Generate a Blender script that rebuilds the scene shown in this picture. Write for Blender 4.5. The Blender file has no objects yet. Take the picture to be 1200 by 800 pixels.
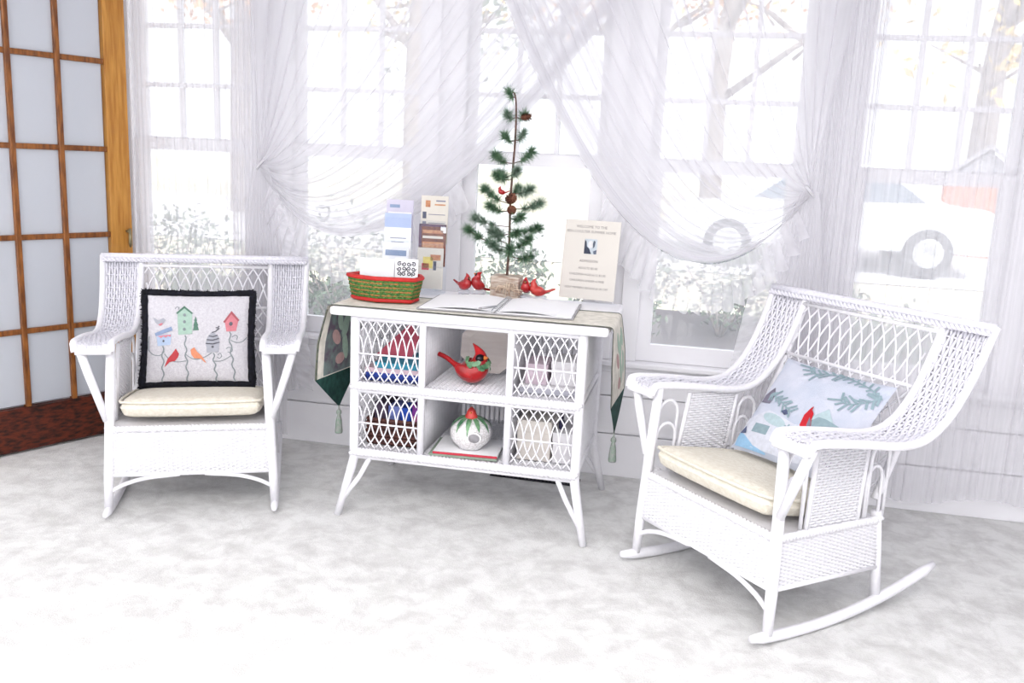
import bpy, bmesh, math, random
from mathutils import Vector, Matrix
random.seed(7)
PI = math.pi
scn = bpy.context.scene
COL = scn.collection

# ------------------------------------------------------------------ camera
CAM = Vector((0.8142, -4.2517, 1.5))
YAW, PITCH, ROLL = 0.20314, 0.19818, 0.04586
fw = Vector((-math.sin(YAW) * math.cos(PITCH), math.cos(YAW) * math.cos(PITCH), -math.sin(PITCH)))
rt = Vector((math.cos(YAW), math.sin(YAW), 0))
up = rt.cross(fw)
r2 = rt * math.cos(ROLL) + up * math.sin(ROLL)
u2 = up * math.cos(ROLL) - rt * math.sin(ROLL)
cd = bpy.data.cameras.new('camera')
cd.sensor_width = 36.0
cd.lens = 36.0 * 1050 / 1200
cam = bpy.data.objects.new('camera', cd)
M4 = Matrix((r2, u2, -fw)).transposed().to_4x4()
M4.translation = CAM
cam.matrix_world = M4
COL.objects.link(cam)
scn.camera = cam

# ------------------------------------------------------------------ world, sun, fill light, exposure
w = bpy.data.worlds.new('overcast_sky')
scn.world = w
w.use_nodes = True
bg = w.node_tree.nodes['Background']
bg.inputs[0].default_value = (0.97, 0.98, 1.0, 1)
bg.inputs[1].default_value = 1.0
sd = bpy.data.lights.new('sun', 'SUN')
sd.energy = 3.6
sd.angle = math.radians(25)
sd.color = (1, 0.97, 0.92)
sun = bpy.data.objects.new('sun', sd)
sun.rotation_euler = (math.radians(38), 0, math.radians(35))
COL.objects.link(sun)
ld = bpy.data.lights.new('added_fill_light', 'AREA')  # unseen area light added to brighten the interior
ld.shape = 'RECTANGLE'
ld.size = 3.0
ld.size_y = 1.6
ld.energy = 62
ld.color = (1, 0.98, 0.96)
lamp = bpy.data.objects.new('added_fill_light', ld)
lamp.location = (0.3, -4.1, 2.64)
COL.objects.link(lamp)
scn.view_settings.view_transform = 'Standard'
scn.view_settings.look = 'None'
scn.view_settings.exposure = 1.06
scn.view_settings.gamma = 1.0
scn.view_settings.use_curve_mapping = False
scn.cycles.transparent_max_bounces = 32


# ------------------------------------------------------------------ materials
def lin(c):
    return tuple(((v / 255) / 12.92 if v / 255 <= 0.04045 else ((v / 255 + 0.055) / 1.055) ** 2.4) for v in c) + (1,)


def mat(name, rgb, rough=0.6, noise=0.0, scale=20, rgb2=None, bump=0.0, bscale=80, metal=0.0, coat=0.0, stretch=None, spec=0.4):
    m = bpy.data.materials.new(name)
    m.use_nodes = True
    nt = m.node_tree
    b = nt.nodes['Principled BSDF']
    b.inputs['Roughness'].default_value = rough
    b.inputs['Metallic'].default_value = metal
    b.inputs['Coat Weight'].default_value = coat
    b.inputs['Specular IOR Level'].default_value = spec
    c1 = lin(rgb)
    b.inputs['Base Color'].default_value = c1
    tc = nt.nodes.new('ShaderNodeTexCoord')
    mp = nt.nodes.new('ShaderNodeMapping')
    nt.links.new(tc.outputs['Object'], mp.inputs[0])
    if stretch:
        mp.inputs['Scale'].default_value = stretch
    if noise or rgb2:
        n = nt.nodes.new('ShaderNodeTexNoise')
        n.inputs['Scale'].default_value = scale
        n.inputs['Detail'].default_value = 4
        nt.links.new(mp.outputs[0], n.inputs['Vector'])
        r = nt.nodes.new('ShaderNodeValToRGB')
        r.color_ramp.elements[0].position = 0.35
        r.color_ramp.elements[1].position = 0.65
        r.color_ramp.elements[0].color = lin(rgb2) if rgb2 else tuple(v * (1 - noise) for v in c1[:3]) + (1,)
        r.color_ramp.elements[1].color = c1
        nt.links.new(n.outputs[0], r.inputs[0])
        nt.links.new(r.outputs[0], b.inputs['Base Color'])
    if bump:
        n2 = nt.nodes.new('ShaderNodeTexNoise')
        n2.inputs['Scale'].default_value = bscale
        n2.inputs['Detail'].default_value = 3
        nt.links.new(mp.outputs[0], n2.inputs['Vector'])
        bp = nt.nodes.new('ShaderNodeBump')
        bp.inputs['Strength'].default_value = bump
        bp.inputs['Distance'].default_value = 0.01
        nt.links.new(n2.outputs[0], bp.inputs['Height'])
        nt.links.new(bp.outputs[0], b.inputs['Normal'])
    return m


def sheer_mat(name, lo, hi, rgb=(240, 239, 243), scale=(60, 1, 1)):
    m = bpy.data.materials.new(name)
    m.use_nodes = True
    nt = m.node_tree
    nt.nodes.remove(nt.nodes['Principled BSDF'])
    out = nt.nodes['Material Output']
    d = nt.nodes.new('ShaderNodeBsdfDiffuse')
    t = nt.nodes.new('ShaderNodeBsdfTranslucent')
    tr = nt.nodes.new('ShaderNodeBsdfTransparent')
    d.inputs[0].default_value = lin(rgb)
    t.inputs[0].default_value = lin(rgb)
    mx = nt.nodes.new('ShaderNodeMixShader')
    mx.inputs[0].default_value = 0.45
    nt.links.new(d.outputs[0], mx.inputs[1])
    nt.links.new(t.outputs[0], mx.inputs[2])
    mix = nt.nodes.new('ShaderNodeMixShader')
    nt.links.new(tr.outputs[0], mix.inputs[1])
    nt.links.new(mx.outputs[0], mix.inputs[2])
    uv = nt.nodes.new('ShaderNodeUVMap')
    mp = nt.nodes.new('ShaderNodeMapping')
    mp.inputs['Scale'].default_value = scale
    nt.links.new(uv.outputs[0], mp.inputs[0])
    n = nt.nodes.new('ShaderNodeTexNoise')
    n.inputs['Scale'].default_value = 1.0
    n.inputs['Detail'].default_value = 3
    nt.links.new(mp.outputs[0], n.inputs['Vector'])
    mr = nt.nodes.new('ShaderNodeMapRange')
    mr.inputs['From Min'].default_value = 0.3
    mr.inputs['From Max'].default_value = 0.7
    mr.inputs['To Min'].default_value = lo
    mr.inputs['To Max'].default_value = hi
    nt.links.new(n.outputs[0], mr.inputs['Value'])
    nt.links.new(mr.outputs[0], mix.inputs[0])
    nt.links.new(mix.outputs[0], out.inputs[0])
    return m


def glass_mat(name, haze=0.12, gloss=0.06, rgb=(252, 253, 254)):
    m = bpy.data.materials.new(name)
    m.use_nodes = True
    nt = m.node_tree
    nt.nodes.remove(nt.nodes['Principled BSDF'])
    out = nt.nodes['Material Output']
    tr = nt.nodes.new('ShaderNodeBsdfTransparent')
    tr.inputs[0].default_value = lin(rgb)
    tl = nt.nodes.new('ShaderNodeBsdfTranslucent')
    df = nt.nodes.new('ShaderNodeBsdfDiffuse')
    tl.inputs[0].default_value = df.inputs[0].default_value = (0.86, 0.89, 0.94, 1)
    gl = nt.nodes.new('ShaderNodeBsdfGlossy')
    gl.inputs['Roughness'].default_value = 0.04
    a = nt.nodes.new('ShaderNodeMixShader')
    a.inputs[0].default_value = 0.5
    nt.links.new(tl.outputs[0], a.inputs[1])
    nt.links.new(df.outputs[0], a.inputs[2])
    b = nt.nodes.new('ShaderNodeMixShader')
    b.inputs[0].default_value = haze
    nt.links.new(tr.outputs[0], b.inputs[1])
    nt.links.new(a.outputs[0], b.inputs[2])
    c = nt.nodes.new('ShaderNodeMixShader')
    c.inputs[0].default_value = gloss
    nt.links.new(b.outputs[0], c.inputs[1])
    nt.links.new(gl.outputs[0], c.inputs[2])
    nt.links.new(c.outputs[0], out.inputs[0])
    return m


def carpet_mat():
    m = bpy.data.materials.new('pale_patterned_carpet')
    m.use_nodes = True
    nt = m.node_tree
    b = nt.nodes['Principled BSDF']
    b.inputs['Roughness'].default_value = 0.95
    b.inputs['Specular IOR Level'].default_value = 0.1
    tc = nt.nodes.new('ShaderNodeTexCoord')
    n1 = nt.nodes.new('ShaderNodeTexNoise')
    n1.inputs['Scale'].default_value = 9.0
    n1.inputs['Detail'].default_value = 8
    n1.inputs['Roughness'].default_value = 0.65
    n1.inputs['Distortion'].default_value = 0.3
    nt.links.new(tc.outputs['Object'], n1.inputs['Vector'])
    r1 = nt.nodes.new('ShaderNodeValToRGB')
    e = r1.color_ramp.elements
    e[0].position = 0.36
    e[0].color = lin((205, 204, 203))
    e[1].position = 0.58
    e[1].color = lin((229, 229, 228))
    nt.links.new(n1.outputs[0], r1.inputs[0])
    # curling vine lines of the carpet's print
    n2 = nt.nodes.new('ShaderNodeTexNoise')
    n2.inputs['Scale'].default_value = 1.7
    n2.inputs['Detail'].default_value = 2.0
    n2.inputs['Distortion'].default_value = 2.2
    nt.links.new(tc.outputs['Object'], n2.inputs['Vector'])
    r2_ = nt.nodes.new('ShaderNodeValToRGB')
    e = r2_.color_ramp.elements
    e[0].position = 0.47
    e[0].color = (0, 0, 0, 1)
    e[1].position = 0.50
    e[1].color = (1, 1, 1, 1)
    k = r2_.color_ramp.elements.new(0.53)
    k.color = (0, 0, 0, 1)
    nt.links.new(n2.outputs[0], r2_.inputs[0])
    mul = nt.nodes.new('ShaderNodeMath')
    mul.operation = 'MULTIPLY'
    mul.inputs[1].default_value = 0.3
    nt.links.new(r2_.outputs[0], mul.inputs[0])
    mx = nt.nodes.new('ShaderNodeMixRGB')
    mx.inputs[2].default_value = lin((205, 206, 202))
    nt.links.new(mul.outputs[0], mx.inputs[0])
    nt.links.new(r1.outputs[0], mx.inputs[1])
    nt.links.new(mx.outputs[0], b.inputs['Base Color'])
    n3 = nt.nodes.new('ShaderNodeTexNoise')
    n3.inputs['Scale'].default_value = 180
    nt.links.new(tc.outputs['Object'], n3.inputs['Vector'])
    bp = nt.nodes.new('ShaderNodeBump')
    bp.inputs['Strength'].default_value = 0.5
    bp.inputs['Distance'].default_value = 0.01
    nt.links.new(n3.outputs[0], bp.inputs['Height'])
    nt.links.new(bp.outputs[0], b.inputs['Normal'])
    return m


W_WALL = mat('white_painted_wall', (240, 239, 243), 0.7, bump=0.05)
W_TRIM = mat('white_gloss_trim', (243, 242, 246), 0.45, noise=0.02, scale=8)
W_WICK = mat('white_painted_wicker', (236, 235, 240), 0.5, noise=0.05, scale=60)
W_WORN = mat('worn_white_wicker', (234, 233, 240), 0.55, rgb2=(218, 217, 227), scale=90)
CARPET = carpet_mat()
GLASS = glass_mat('window_glass', 0.2, 0.03)  # whitish haze in the panes imitates glare washing out the view
DGLASS = glass_mat('door_glass', 0.78, 0.05)
SHEER = sheer_mat('white_sheer', 0.42, 0.6)
SWAG = sheer_mat('white_sheer_swag', 0.36, 0.52, scale=(46, 1, 1))
RUFF = sheer_mat('white_sheer_ruffle', 0.5, 0.72, scale=(30, 1, 1))
TIE = sheer_mat('white_tie_band', 0.85, 0.95)
AMBER = mat('amber_oak', (196, 140, 62), 0.4, rgb2=(168, 110, 40), scale=6, stretch=(12, 12, 1), coat=0.2)
OAK = mat('brown_oak', (150, 92, 38), 0.4, rgb2=(98, 52, 18), scale=10, stretch=(6, 6, 1), coat=0.2)
MAHO = mat('dark_mahogany', (96, 36, 14), 0.45, rgb2=(34, 10, 4), scale=14, stretch=(2, 2, 6))
BRASS = mat('brass', (150, 140, 110), 0.35, metal=0.8, noise=0.3)
CREAM = mat('cream_cushion', (233, 228, 215), 0.9, rgb2=(222, 215, 199), scale=60, bump=0.4, bscale=120)
PILW = mat('oatmeal_pillow_cloth', (212, 210, 215), 0.95, rgb2=(198, 195, 202), scale=120, bump=0.3, bscale=300)
BLACKF = mat('navy_black_fringe', (14, 15, 30), 0.9, rgb2=(4, 4, 10), scale=90)
PILS = mat('snow_scene_cloth', (200, 203, 216), 0.95, rgb2=(182, 190, 206), scale=9, bump=0.2, bscale=300)


def flat(name, rgb, rough=0.8, n=0.12, sc=60):
    return mat(name, rgb, rough, noise=n, scale=sc)


# ------------------------------------------------------------------ mesh builder
class MB:
    def __init__(s):
        s.v, s.f, s.uv = [], [], None

    def box(s, x0, x1, y0, y1, z0, z1, m=None):
        n = len(s.v)
        P = [(x0, y0, z0), (x1, y0, z0), (x1, y1, z0), (x0, y1, z0), (x0, y0, z1), (x1, y0, z1), (x1, y1, z1), (x0, y1, z1)]
        s.v += [tuple(m @ Vector(p)) if m else p for p in P]
        s.f += [tuple(n + i for i in q) for q in ((0, 3, 2, 1), (4, 5, 6, 7), (0, 1, 5, 4), (1, 2, 6, 5), (2, 3, 7, 6), (3, 0, 4, 7))]
        return s

    def tube(s, pts, r, n=8, closed=False, flatten=None):
        pts = [Vector(p) for p in pts]
        N = len(pts)
        rr = r if isinstance(r, (list, tuple)) else [r] * N
        T = []
        for i in range(N):
            a = pts[(i - 1) % N] if (closed or i) else pts[0]
            b = pts[(i + 1) % N] if (closed or i < N - 1) else pts[-1]
            t = (b - a)
            T.append(t.normalized() if t.length > 1e-9 else Vector((0, 0, 1)))
        ref = Vector((0, 0, 1)) if abs(T[0].z) < 0.9 else Vector((1, 0, 0))
        nrm = T[0].cross(ref).normalized()
        base = len(s.v)
        for i in range(N):
            nrm = (nrm - T[i] * nrm.dot(T[i])).normalized()
            bn = T[i].cross(nrm)
            for k in range(n):
                a = 2 * PI * k / n
                c, d = math.cos(a), math.sin(a)
                if flatten:
                    c *= flatten
                s.v.append(tuple(pts[i] + (nrm * c + bn * d) * rr[i]))
        for i in range(N if closed else N - 1):
            j = (i + 1) % N
            for k in range(n):
                l = (k + 1) % n
                s.f.append((base + i * n + k, base + i * n + l, base + j * n + l, base + j * n + k))
        if not closed:
            s.f.append(tuple(base + k for k in reversed(range(n))))
            s.f.append(tuple(base + (N - 1) * n + k for k in range(n)))
        return s

    def grid(s, fn, nu, nv, uv=False, closed_u=False):
        base = len(s.v)
        for j in range(nv + 1):
            for i in range(nu + 1):
                s.v.append(tuple(fn(i / nu, j / nv)))
        if uv:
            s.uv = s.uv or {}
            for j in range(nv + 1):
                for i in range(nu + 1):
                    s.uv[base + j * (nu + 1) + i] = (i / nu, j / nv)
        for j in range(nv):
            for i in range(nu):
                a = base + j * (nu + 1) + i
                s.f.append((a, a + 1, a + nu + 2, a + nu + 1))
        return s

    def lathe(s, prof, n=24, c=(0, 0, 0), m=None):
        base = len(s.v)
        for r, z in prof:
            for k in range(n):
                a = 2 * PI * k / n
                p = Vector((c[0] + r * math.cos(a), c[1] + r * math.sin(a), c[2] + z))
                s.v.append(tuple(m @ p) if m else tuple(p))
        for i in range(len(prof) - 1):
            for k in range(n):
                l = (k + 1) % n
                s.f.append((base + i * n + k, base + i * n + l, base + (i + 1) * n + l, base + (i + 1) * n + k))
        s.f.append(tuple(base + k for k in reversed(range(n))))
        s.f.append(tuple(base + (len(prof) - 1) * n + k for k in range(n)))
        return s

    def ball(s, c, r, nu=16, nv=10, m=None):
        rx, ry, rz = (r, r, r) if not isinstance(r, (list, tuple)) else r
        base = len(s.v)
        for j in range(nv + 1):
            a = PI * j / nv
            for k in range(nu):
                b = 2 * PI * k / nu
                ra = max(math.sin(a), 0.001)
                p = Vector((rx * ra * math.cos(b), ry * ra * math.sin(b), -rz * math.cos(a)))
                if m:
                    p = m @ p
                s.v.append((c[0] + p.x, c[1] + p.y, c[2] + p.z))
        for j in range(nv):
            for k in range(nu):
                l = (k + 1) % nu
                s.f.append((base + j * nu + k, base + j * nu + l, base + (j + 1) * nu + l, base + (j + 1) * nu + k))
        return s

    def prism(s, poly, d, fn):
        """poly of (a,b); fn(a,b,t) -> point, t in 0..d"""
        n, base = len(poly), len(s.v)
        for t in (0, d):
            s.v += [tuple(fn(a, b, t)) for a, b in poly]
        s.f.append(tuple(base + i for i in reversed(range(n))))
        s.f.append(tuple(base + n + i for i in range(n)))
        for i in range(n):
            j = (i + 1) % n
            s.f.append((base + i, base + j, base + n + j, base + n + i))
        return s

    def mesh(s, name, material, smooth=True):
        me = bpy.data.meshes.new(name)
        me.from_pydata(s.v, [], s.f)
        if s.uv:
            lay = me.uv_layers.new(name='UVMap')
            for lp in me.loops:
                lay.data[lp.index].uv = s.uv.get(lp.vertex_index, (0, 0))
        me.materials.append(material)
        if smooth:
            me.polygons.foreach_set('use_smooth', [True] * len(me.polygons))
        me.update()
        return me

    def build(s, name, material, parent=None, smooth=True, kind=None, bevel=0, label=None):
        o = bpy.data.objects.new(name, s.mesh(name, material, smooth))
        COL.objects.link(o)
        o.parent = parent
        if bevel:
            b = o.modifiers.new('bevel', 'BEVEL')
            b.width = bevel
            b.segments = 2
            b.limit_method = 'ANGLE'
        if smooth and bevel == 0:
            pass
        if kind:
            o['kind'] = kind
        if label:
            o['label'] = label
        return o


def tag(o, label, cat, group=None, kind=None):
    o['label'] = label
    o['category'] = cat
    if group:
        o['group'] = group
    if kind:
        o['kind'] = kind
    return o


def thing(name, label, cat, loc=(0, 0, 0), rz=0, group=None, kind=None):
    o = bpy.data.objects.new(name, None)
    o.empty_display_size = 0.05
    COL.objects.link(o)
    o.location = loc
    o.rotation_euler = (0, 0, rz)
    return tag(o, label, cat, group, kind)


def obj_of(name, me, parent=None, loc=(0, 0, 0)):
    o = bpy.data.objects.new(name, me)
    COL.objects.link(o)
    o.parent = parent
    o.location = loc
    return o


def copy_tree(o, parent=None):
    c = o.copy()
    COL.objects.link(c)
    c.parent = parent
    for ch in list(o.children):
        copy_tree(ch, c)
    return c


def bez(p0, p1, p2, p3, t):
    a = 1 - t
    return p0 * a ** 3 + p1 * 3 * a * a * t + p2 * 3 * a * t * t + p3 * t ** 3


def smooth_path(pts, per=6):
    """Catmull-Rom through pts"""
    P = [Vector(p) for p in pts]
    out = []
    for i in range(len(P) - 1):
        p0, p1, p2, p3 = P[max(i - 1, 0)], P[i], P[i + 1], P[min(i + 2, len(P) - 1)]
        for k in range(per):
            t = k / per
            out.append(0.5 * ((2 * p1) + (p2 - p0) * t + (2 * p0 - 5 * p1 + 4 * p2 - p3) * t * t + (3 * p1 - p0 - 3 * p2 + p3) * t ** 3))
    out.append(P[-1])
    return out


def lerp(a, b, t):
    return a + (b - a) * t


def weave(P, N, rows, stakes, r, n=4, stake_r=None):
    """interlaced wicker on the patch P(u,v) with normal N(u,v)"""
    mb = MB()
    for j in range(rows):
        v = (j + 0.5) / rows
        pts = []
        for i in range(stakes + 1):
            u = i / stakes
            sg = 1 if (i + j) % 2 else -1
            pts.append(Vector(P(u, v)) + Vector(N(u, v)) * r * 0.95 * sg)
        mb.tube(pts, r, n)
    sr = stake_r or r * 0.8
    for i in range(stakes + 1):
        u = i / stakes
        mb.tube([P(u, k / 5) for k in range(6)], sr, n)
    return mb


def braid(path, r, turns, n=5):
    """two strands twisted round each other along a path"""
    mb = MB()
    P = [Vector(p) for p in path]
    L = [0]
    for a, b in zip(P, P[1:]):
        L.append(L[-1] + (b - a).length)
    tot = L[-1]
    m = turns * 6

    def at(s):
        for i in range(len(P) - 1):
            if L[i + 1] >= s - 1e-9:
                t = (s - L[i]) / max(L[i + 1] - L[i], 1e-9)
                return P[i].lerp(P[i + 1], t), (P[i + 1] - P[i]).normalized()
        return P[-1], (P[-1] - P[-2]).normalized()
    for ph in (0, PI):
        pts = []
        for i in range(m + 1):
            c, t = at(tot * i / m)
            a = t.cross(Vector((0, 0, 1)))
            a = a.normalized() if a.length > 0.1 else Vector((1, 0, 0))
            b = t.cross(a)
            an = 2 * PI * turns * i / m + ph
            pts.append(c + (a * math.cos(an) + b * math.sin(an)) * r * 0.6)
        mb.tube(pts, r * 0.62, n)
    return mb


def applique(name, poly, material, parent, S, off=0.0015, maxe=0.03, thick=False):
    """a flat print or applique whose outline poly (a,b) is laid on the surface S(a,b,off)"""
    bm = bmesh.new()
    vs = [bm.verts.new((a, b, 0)) for a, b in poly]
    bm.faces.new(vs)
    bmesh.ops.triangulate(bm, faces=bm.faces[:])
    for _ in range(4):
        es = [e for e in bm.edges if e.calc_length() > maxe]
        if not es:
            break
        bmesh.ops.subdivide_edges(bm, edges=es, cuts=1)
        bmesh.ops.triangulate(bm, faces=bm.faces[:])
    for v in bm.verts:
        v.co = S(v.co.x, v.co.y, off)
    bmesh.ops.recalc_face_normals(bm, faces=bm.faces[:])
    me = bpy.data.meshes.new(name)
    bm.to_mesh(me)
    bm.free()
    me.materials.append(material)
    return obj_of(name, me, parent)


def line_poly(pts, w):
    L, Rr = [], []
    for i, p in enumerate(pts):
        a = Vector(pts[max(i - 1, 0)])
        b = Vector(pts[min(i + 1, len(pts) - 1)])
        t = (b - a).normalized()
        n = Vector((-t.y, t.x))
        L.append((p[0] + n.x * w / 2, p[1] + n.y * w / 2))
        Rr.append((p[0] - n.x * w / 2, p[1] - n.y * w / 2))
    return L + Rr[::-1]


def strip(name, pts, wd, material, parent, S, off=0.002):
    """a printed line of width wd along pts"""
    mb = MB()
    n = len(pts)
    poly = line_poly(pts, wd)
    for i in range(n):
        mb.v.append(tuple(S(poly[i][0], poly[i][1], off)))
        q = poly[2 * n - 1 - i]
        mb.v.append(tuple(S(q[0], q[1], off)))
    for i in range(n - 1):
        mb.f.append((2 * i, 2 * i + 1, 2 * i + 3, 2 * i + 2))
    return mb.build(name, material, parent)


def ell(cx, cy, rx, ry, n=16, rot=0):
    return [(cx + rx * math.cos(a) * math.cos(rot) - ry * math.sin(a) * math.sin(rot), cy + rx * math.cos(a) * math.sin(rot) + ry * math.sin(a) * math.cos(rot)) for a in [2 * PI * k / n for k in range(n)]]


def text_mesh(name, body, size, material, parent, M, align='CENTER'):
    cu = bpy.data.curves.new(name, 'FONT')
    cu.body = body
    cu.size = size
    cu.align_x = align
    cu.resolution_u = 2
    o = bpy.data.objects.new(name, cu)
    COL.objects.link(o)
    dg = bpy.context.evaluated_depsgraph_get()
    me = bpy.data.meshes.new_from_object(o.evaluated_get(dg))
    bpy.data.objects.remove(o)
    me.transform(M)
    me.materials.clear()
    me.materials.append(material)
    return obj_of(name, me, parent)


# ================================================================== the room
XL, XR, YB, H = -2.62, 3.3, -6.0, 2.75
PITCHW, WC = 0.887, [(-2 + k) * 0.887 for k in range(5)]
OH = 0.345                                            # half width of a window opening
fl = MB()
fl.box(XL - 0.1, XR + 0.1, YB, 0.14, -0.08, 0.0)
tag(fl.build('floor', CARPET, smooth=False), 'pale grey and white carpet with a faint vine pattern', 'floor', kind='structure')
ce = MB().box(XL - 0.1, XR + 0.1, YB, 0.14, H, H + 0.08)
tag(ce.build('ceiling', W_WALL, smooth=False), 'plain white ceiling above the window wall', 'ceiling', kind='structure')


def wall_grid(xs, zs, solid, y0, y1, swap=False):
    mb = MB()
    nx, nz = len(xs), len(zs)
    for y in (y0, y1):
        for z in zs:
            for x in xs:
                mb.v.append((y, x, z) if swap else (x, y, z))
    idx = lambda s, i, j: s * nx * nz + j * nx + i
    S = lambda i, j: 0 <= i < nx - 1 and 0 <= j < nz - 1 and solid(i, j)
    for i in range(nx - 1):
        for j in range(nz - 1):
            if not S(i, j):
                continue
            mb.f.append((idx(0, i, j), idx(0, i + 1, j), idx(0, i + 1, j + 1), idx(0, i, j + 1)))
            mb.f.append((idx(1, i, j), idx(1, i, j + 1), idx(1, i + 1, j + 1), idx(1, i + 1, j)))
            if not S(i - 1, j):
                mb.f.append((idx(0, i, j), idx(0, i, j + 1), idx(1, i, j + 1), idx(1, i, j)))
            if not S(i + 1, j):
                mb.f.append((idx(0, i + 1, j), idx(1, i + 1, j), idx(1, i + 1, j + 1), idx(0, i + 1, j + 1)))
            if not S(i, j - 1):
                mb.f.append((idx(0, i, j), idx(1, i, j), idx(1, i + 1, j), idx(0, i + 1, j)))
            if not S(i, j + 1):
                mb.f.append((idx(0, i, j + 1), idx(0, i + 1, j + 1), idx(1, i + 1, j + 1), idx(1, i, j + 1)))
    return mb


xs = [XL - 0.1]
for c in WC:
    xs += [c - OH, c + OH]
xs += [XR + 0.1]
wb = wall_grid(xs, [0, 0.585, 2.46, H], lambda i, j: not (j == 1 and i % 2 == 1), 0.0, 0.14)
wall = wb.build('wall_back', W_WALL, smooth=False)
tag(wall, 'white wall with a row of five sash windows above painted boards', 'wall', kind='structure')
# painted horizontal boards below the windows
for z0, z1 in ((0.218, 0.404), (0.409, 0.525)):
    MB().box(XL, XR, -0.016, 0.0, z0, z1).build('board', W_TRIM, wall, smooth=False, bevel=0.003)
bb = MB().box(XL, XR, -0.02, 0.0, 0.0, 0.213).build('baseboard_back', W_TRIM, smooth=False, bevel=0.004)
tag(bb, 'tall white baseboard under the window wall', 'baseboard', kind='structure')
st = MB().box(XL, XR, -0.062, 0.0, 0.560, 0.585).build('trim_1', W_TRIM, smooth=False, bevel=0.006)
tag(st, 'white window stool running along below all five windows', 'trim', kind='structure')
ap = MB().box(XL, XR, -0.024, 0.0, 0.527, 0.560).build('trim_2', W_TRIM, smooth=False, bevel=0.004)
tag(ap, 'narrow white apron moulding under the window stool', 'trim', kind='structure')
# left wall with the doorway the glazed door belongs to
wl = wall_grid([YB, -2.05, -1.14, 0.14], [0, 2.46, H], lambda i, j: not (i == 1 and j == 0), XL - 0.1, XL, swap=True)
tag(wl.build('wall_left', W_WALL, smooth=False), 'white side wall behind the open wooden glazed door', 'wall', kind='structure')
wr = MB().box(XR, XR + 0.1, YB, 0.14, 0, H)
tag(wr.build('wall_right', W_WALL, smooth=False), 'white side wall at the right end of the sunroom', 'wall', kind='structure')

WLAB = ['sash window behind the glazed door and left rocker', 'sash window behind the brochure racks and red basket', 'sash window behind the little pine tree', 'sash window behind the welcome sign, ruffled sheer across it', 'sash window behind the right rocker with a car outside']
pane_u = None
for k, c in enumerate(WC):
    wn = thing('window_%d' % (k + 1), 'white ' + WLAB[k], 'window', (c, 0, 0.585), 0, kind='structure')
    # casing boards
    for x0, x1 in ((-OH - 0.078, -OH + 0.006), (OH - 0.006, OH + 0.078)):
        MB().box(x0, x1, -0.02, 0.0, 0.0, 1.885).build('casing', W_TRIM, wn, smooth=False, bevel=0.004)
    MB().box(-OH - 0.078, OH + 0.078, -0.022, 0.0, 1.887, 1.965).build('casing', W_TRIM, wn, smooth=False, bevel=0.004)
    zb = 0.585
    # lower sash: one big pane
    ls = wall_grid([-OH + 0.002, -0.275, 0.275, OH - 0.002], [0.002, 0.085, 0.895, 0.952], lambda i, j: not (i == 1 and j == 1), 0.012, 0.045)
    lo = ls.build('lower_sash', W_TRIM, wn, smooth=False)
    MB().box(-0.275, 0.275, 0.026, 0.030, 0.085, 0.895).build('pane', GLASS, lo, smooth=False)
    us = wall_grid([-OH + 0.002, -0.297, 0.297, OH - 0.002], [0.905, 0.960, 1.812, 1.873], lambda i, j: not (i == 1 and j == 1), 0.055, 0.09)
    uo = us.build('upper_sash', W_TRIM, wn, smooth=False)
    zr = [0.960, 1.223, 1.515, 1.812]
    for xm in (-0.098, 0.098):
        MB().box(xm - 0.011, xm + 0.011, 0.056, 0.086, 0.960, 1.812).build('muntin', W_TRIM, uo, smooth=False)
    for zm in zr[1:3]:
        MB().box(-0.297, 0.297, 0.058, 0.084, zm - 0.011, zm + 0.011).build('muntin', W_TRIM, uo, smooth=False)
    for i in range(3):
        for j in range(3):
            x0 = (-0.297, -0.087, 0.109)[i]
            x1 = (-0.109, 0.087, 0.297)[i]
            MB().box(x0, x1, 0.070, 0.073, zr[j] + (0.011 if j else 0), zr[j + 1] - (0.011 if j < 2 else 0)).build('pane', GLASS, uo, smooth=False)

# ------------------------------------------------------------------ glazed wooden door, standing open
dv = Vector((0.434, 0.901, 0))
dA = Vector((-2.392, -0.737, 0))
door = thing('door_1', 'amber and brown wooden glazed door of fifteen panes, standing open', 'door', dA - dv * 0.195, math.atan2(0.901, 0.434), kind='structure')
T0, T1 = -0.02, 0.02
Wd = 0.9
MB().box(Wd - 0.112, Wd, T0, T1, 0.012, 2.44).build('stile', AMBER, door, smooth=False, bevel=0.003, label='wide amber oak stile')
MB().box(0, 0.112, T0, T1, 0.012, 2.44).build('stile', AMBER, door, smooth=False, bevel=0.003)
MB().box(0.112, Wd - 0.112, T0, T1, 0.012, 0.225).build('bottom_rail', MAHO, door, smooth=False, bevel=0.003, label='dark red-brown bottom rail')
MB().box(0.112, Wd - 0.112, T0, T1, 2.32, 2.44).build('top_rail', OAK, door, smooth=False, bevel=0.003)
zs = [0.225, 0.597, 1.045, 1.468, 1.888, 2.32]
xm = [0.112, 0.338, 0.562, 0.788]
for x in xm[1:3]:
    MB().box(x - 0.013, x + 0.013, T0 + 0.002, T1 - 0.002, 0.225, 2.32).build('muntin', OAK, door, smooth=False, bevel=0.004)
for z in zs[1:5]:
    MB().box(0.112, 0.788, T0 + 0.004, T1 - 0.004, z - 0.013, z + 0.013).build('muntin', OAK, door, smooth=False, bevel=0.004)
for i in range(3):
    for j in range(5):
        MB().box(xm[i] + 0.012, xm[i + 1] - 0.012, -0.002, 0.002, zs[j] + 0.012, zs[j + 1] - 0.012).build('pane', DGLASS, door, smooth=False)
lk = MB().box(Wd - 0.002, Wd + 0.004, -0.012, 0.012, 0.98, 1.14).build('latch_plate', BRASS, door, smooth=False)
lm = MB()
lm.tube([(Wd - 0.03, -0.02, 1.06), (Wd - 0.03, -0.05, 1.06)], 0.008)
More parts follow.
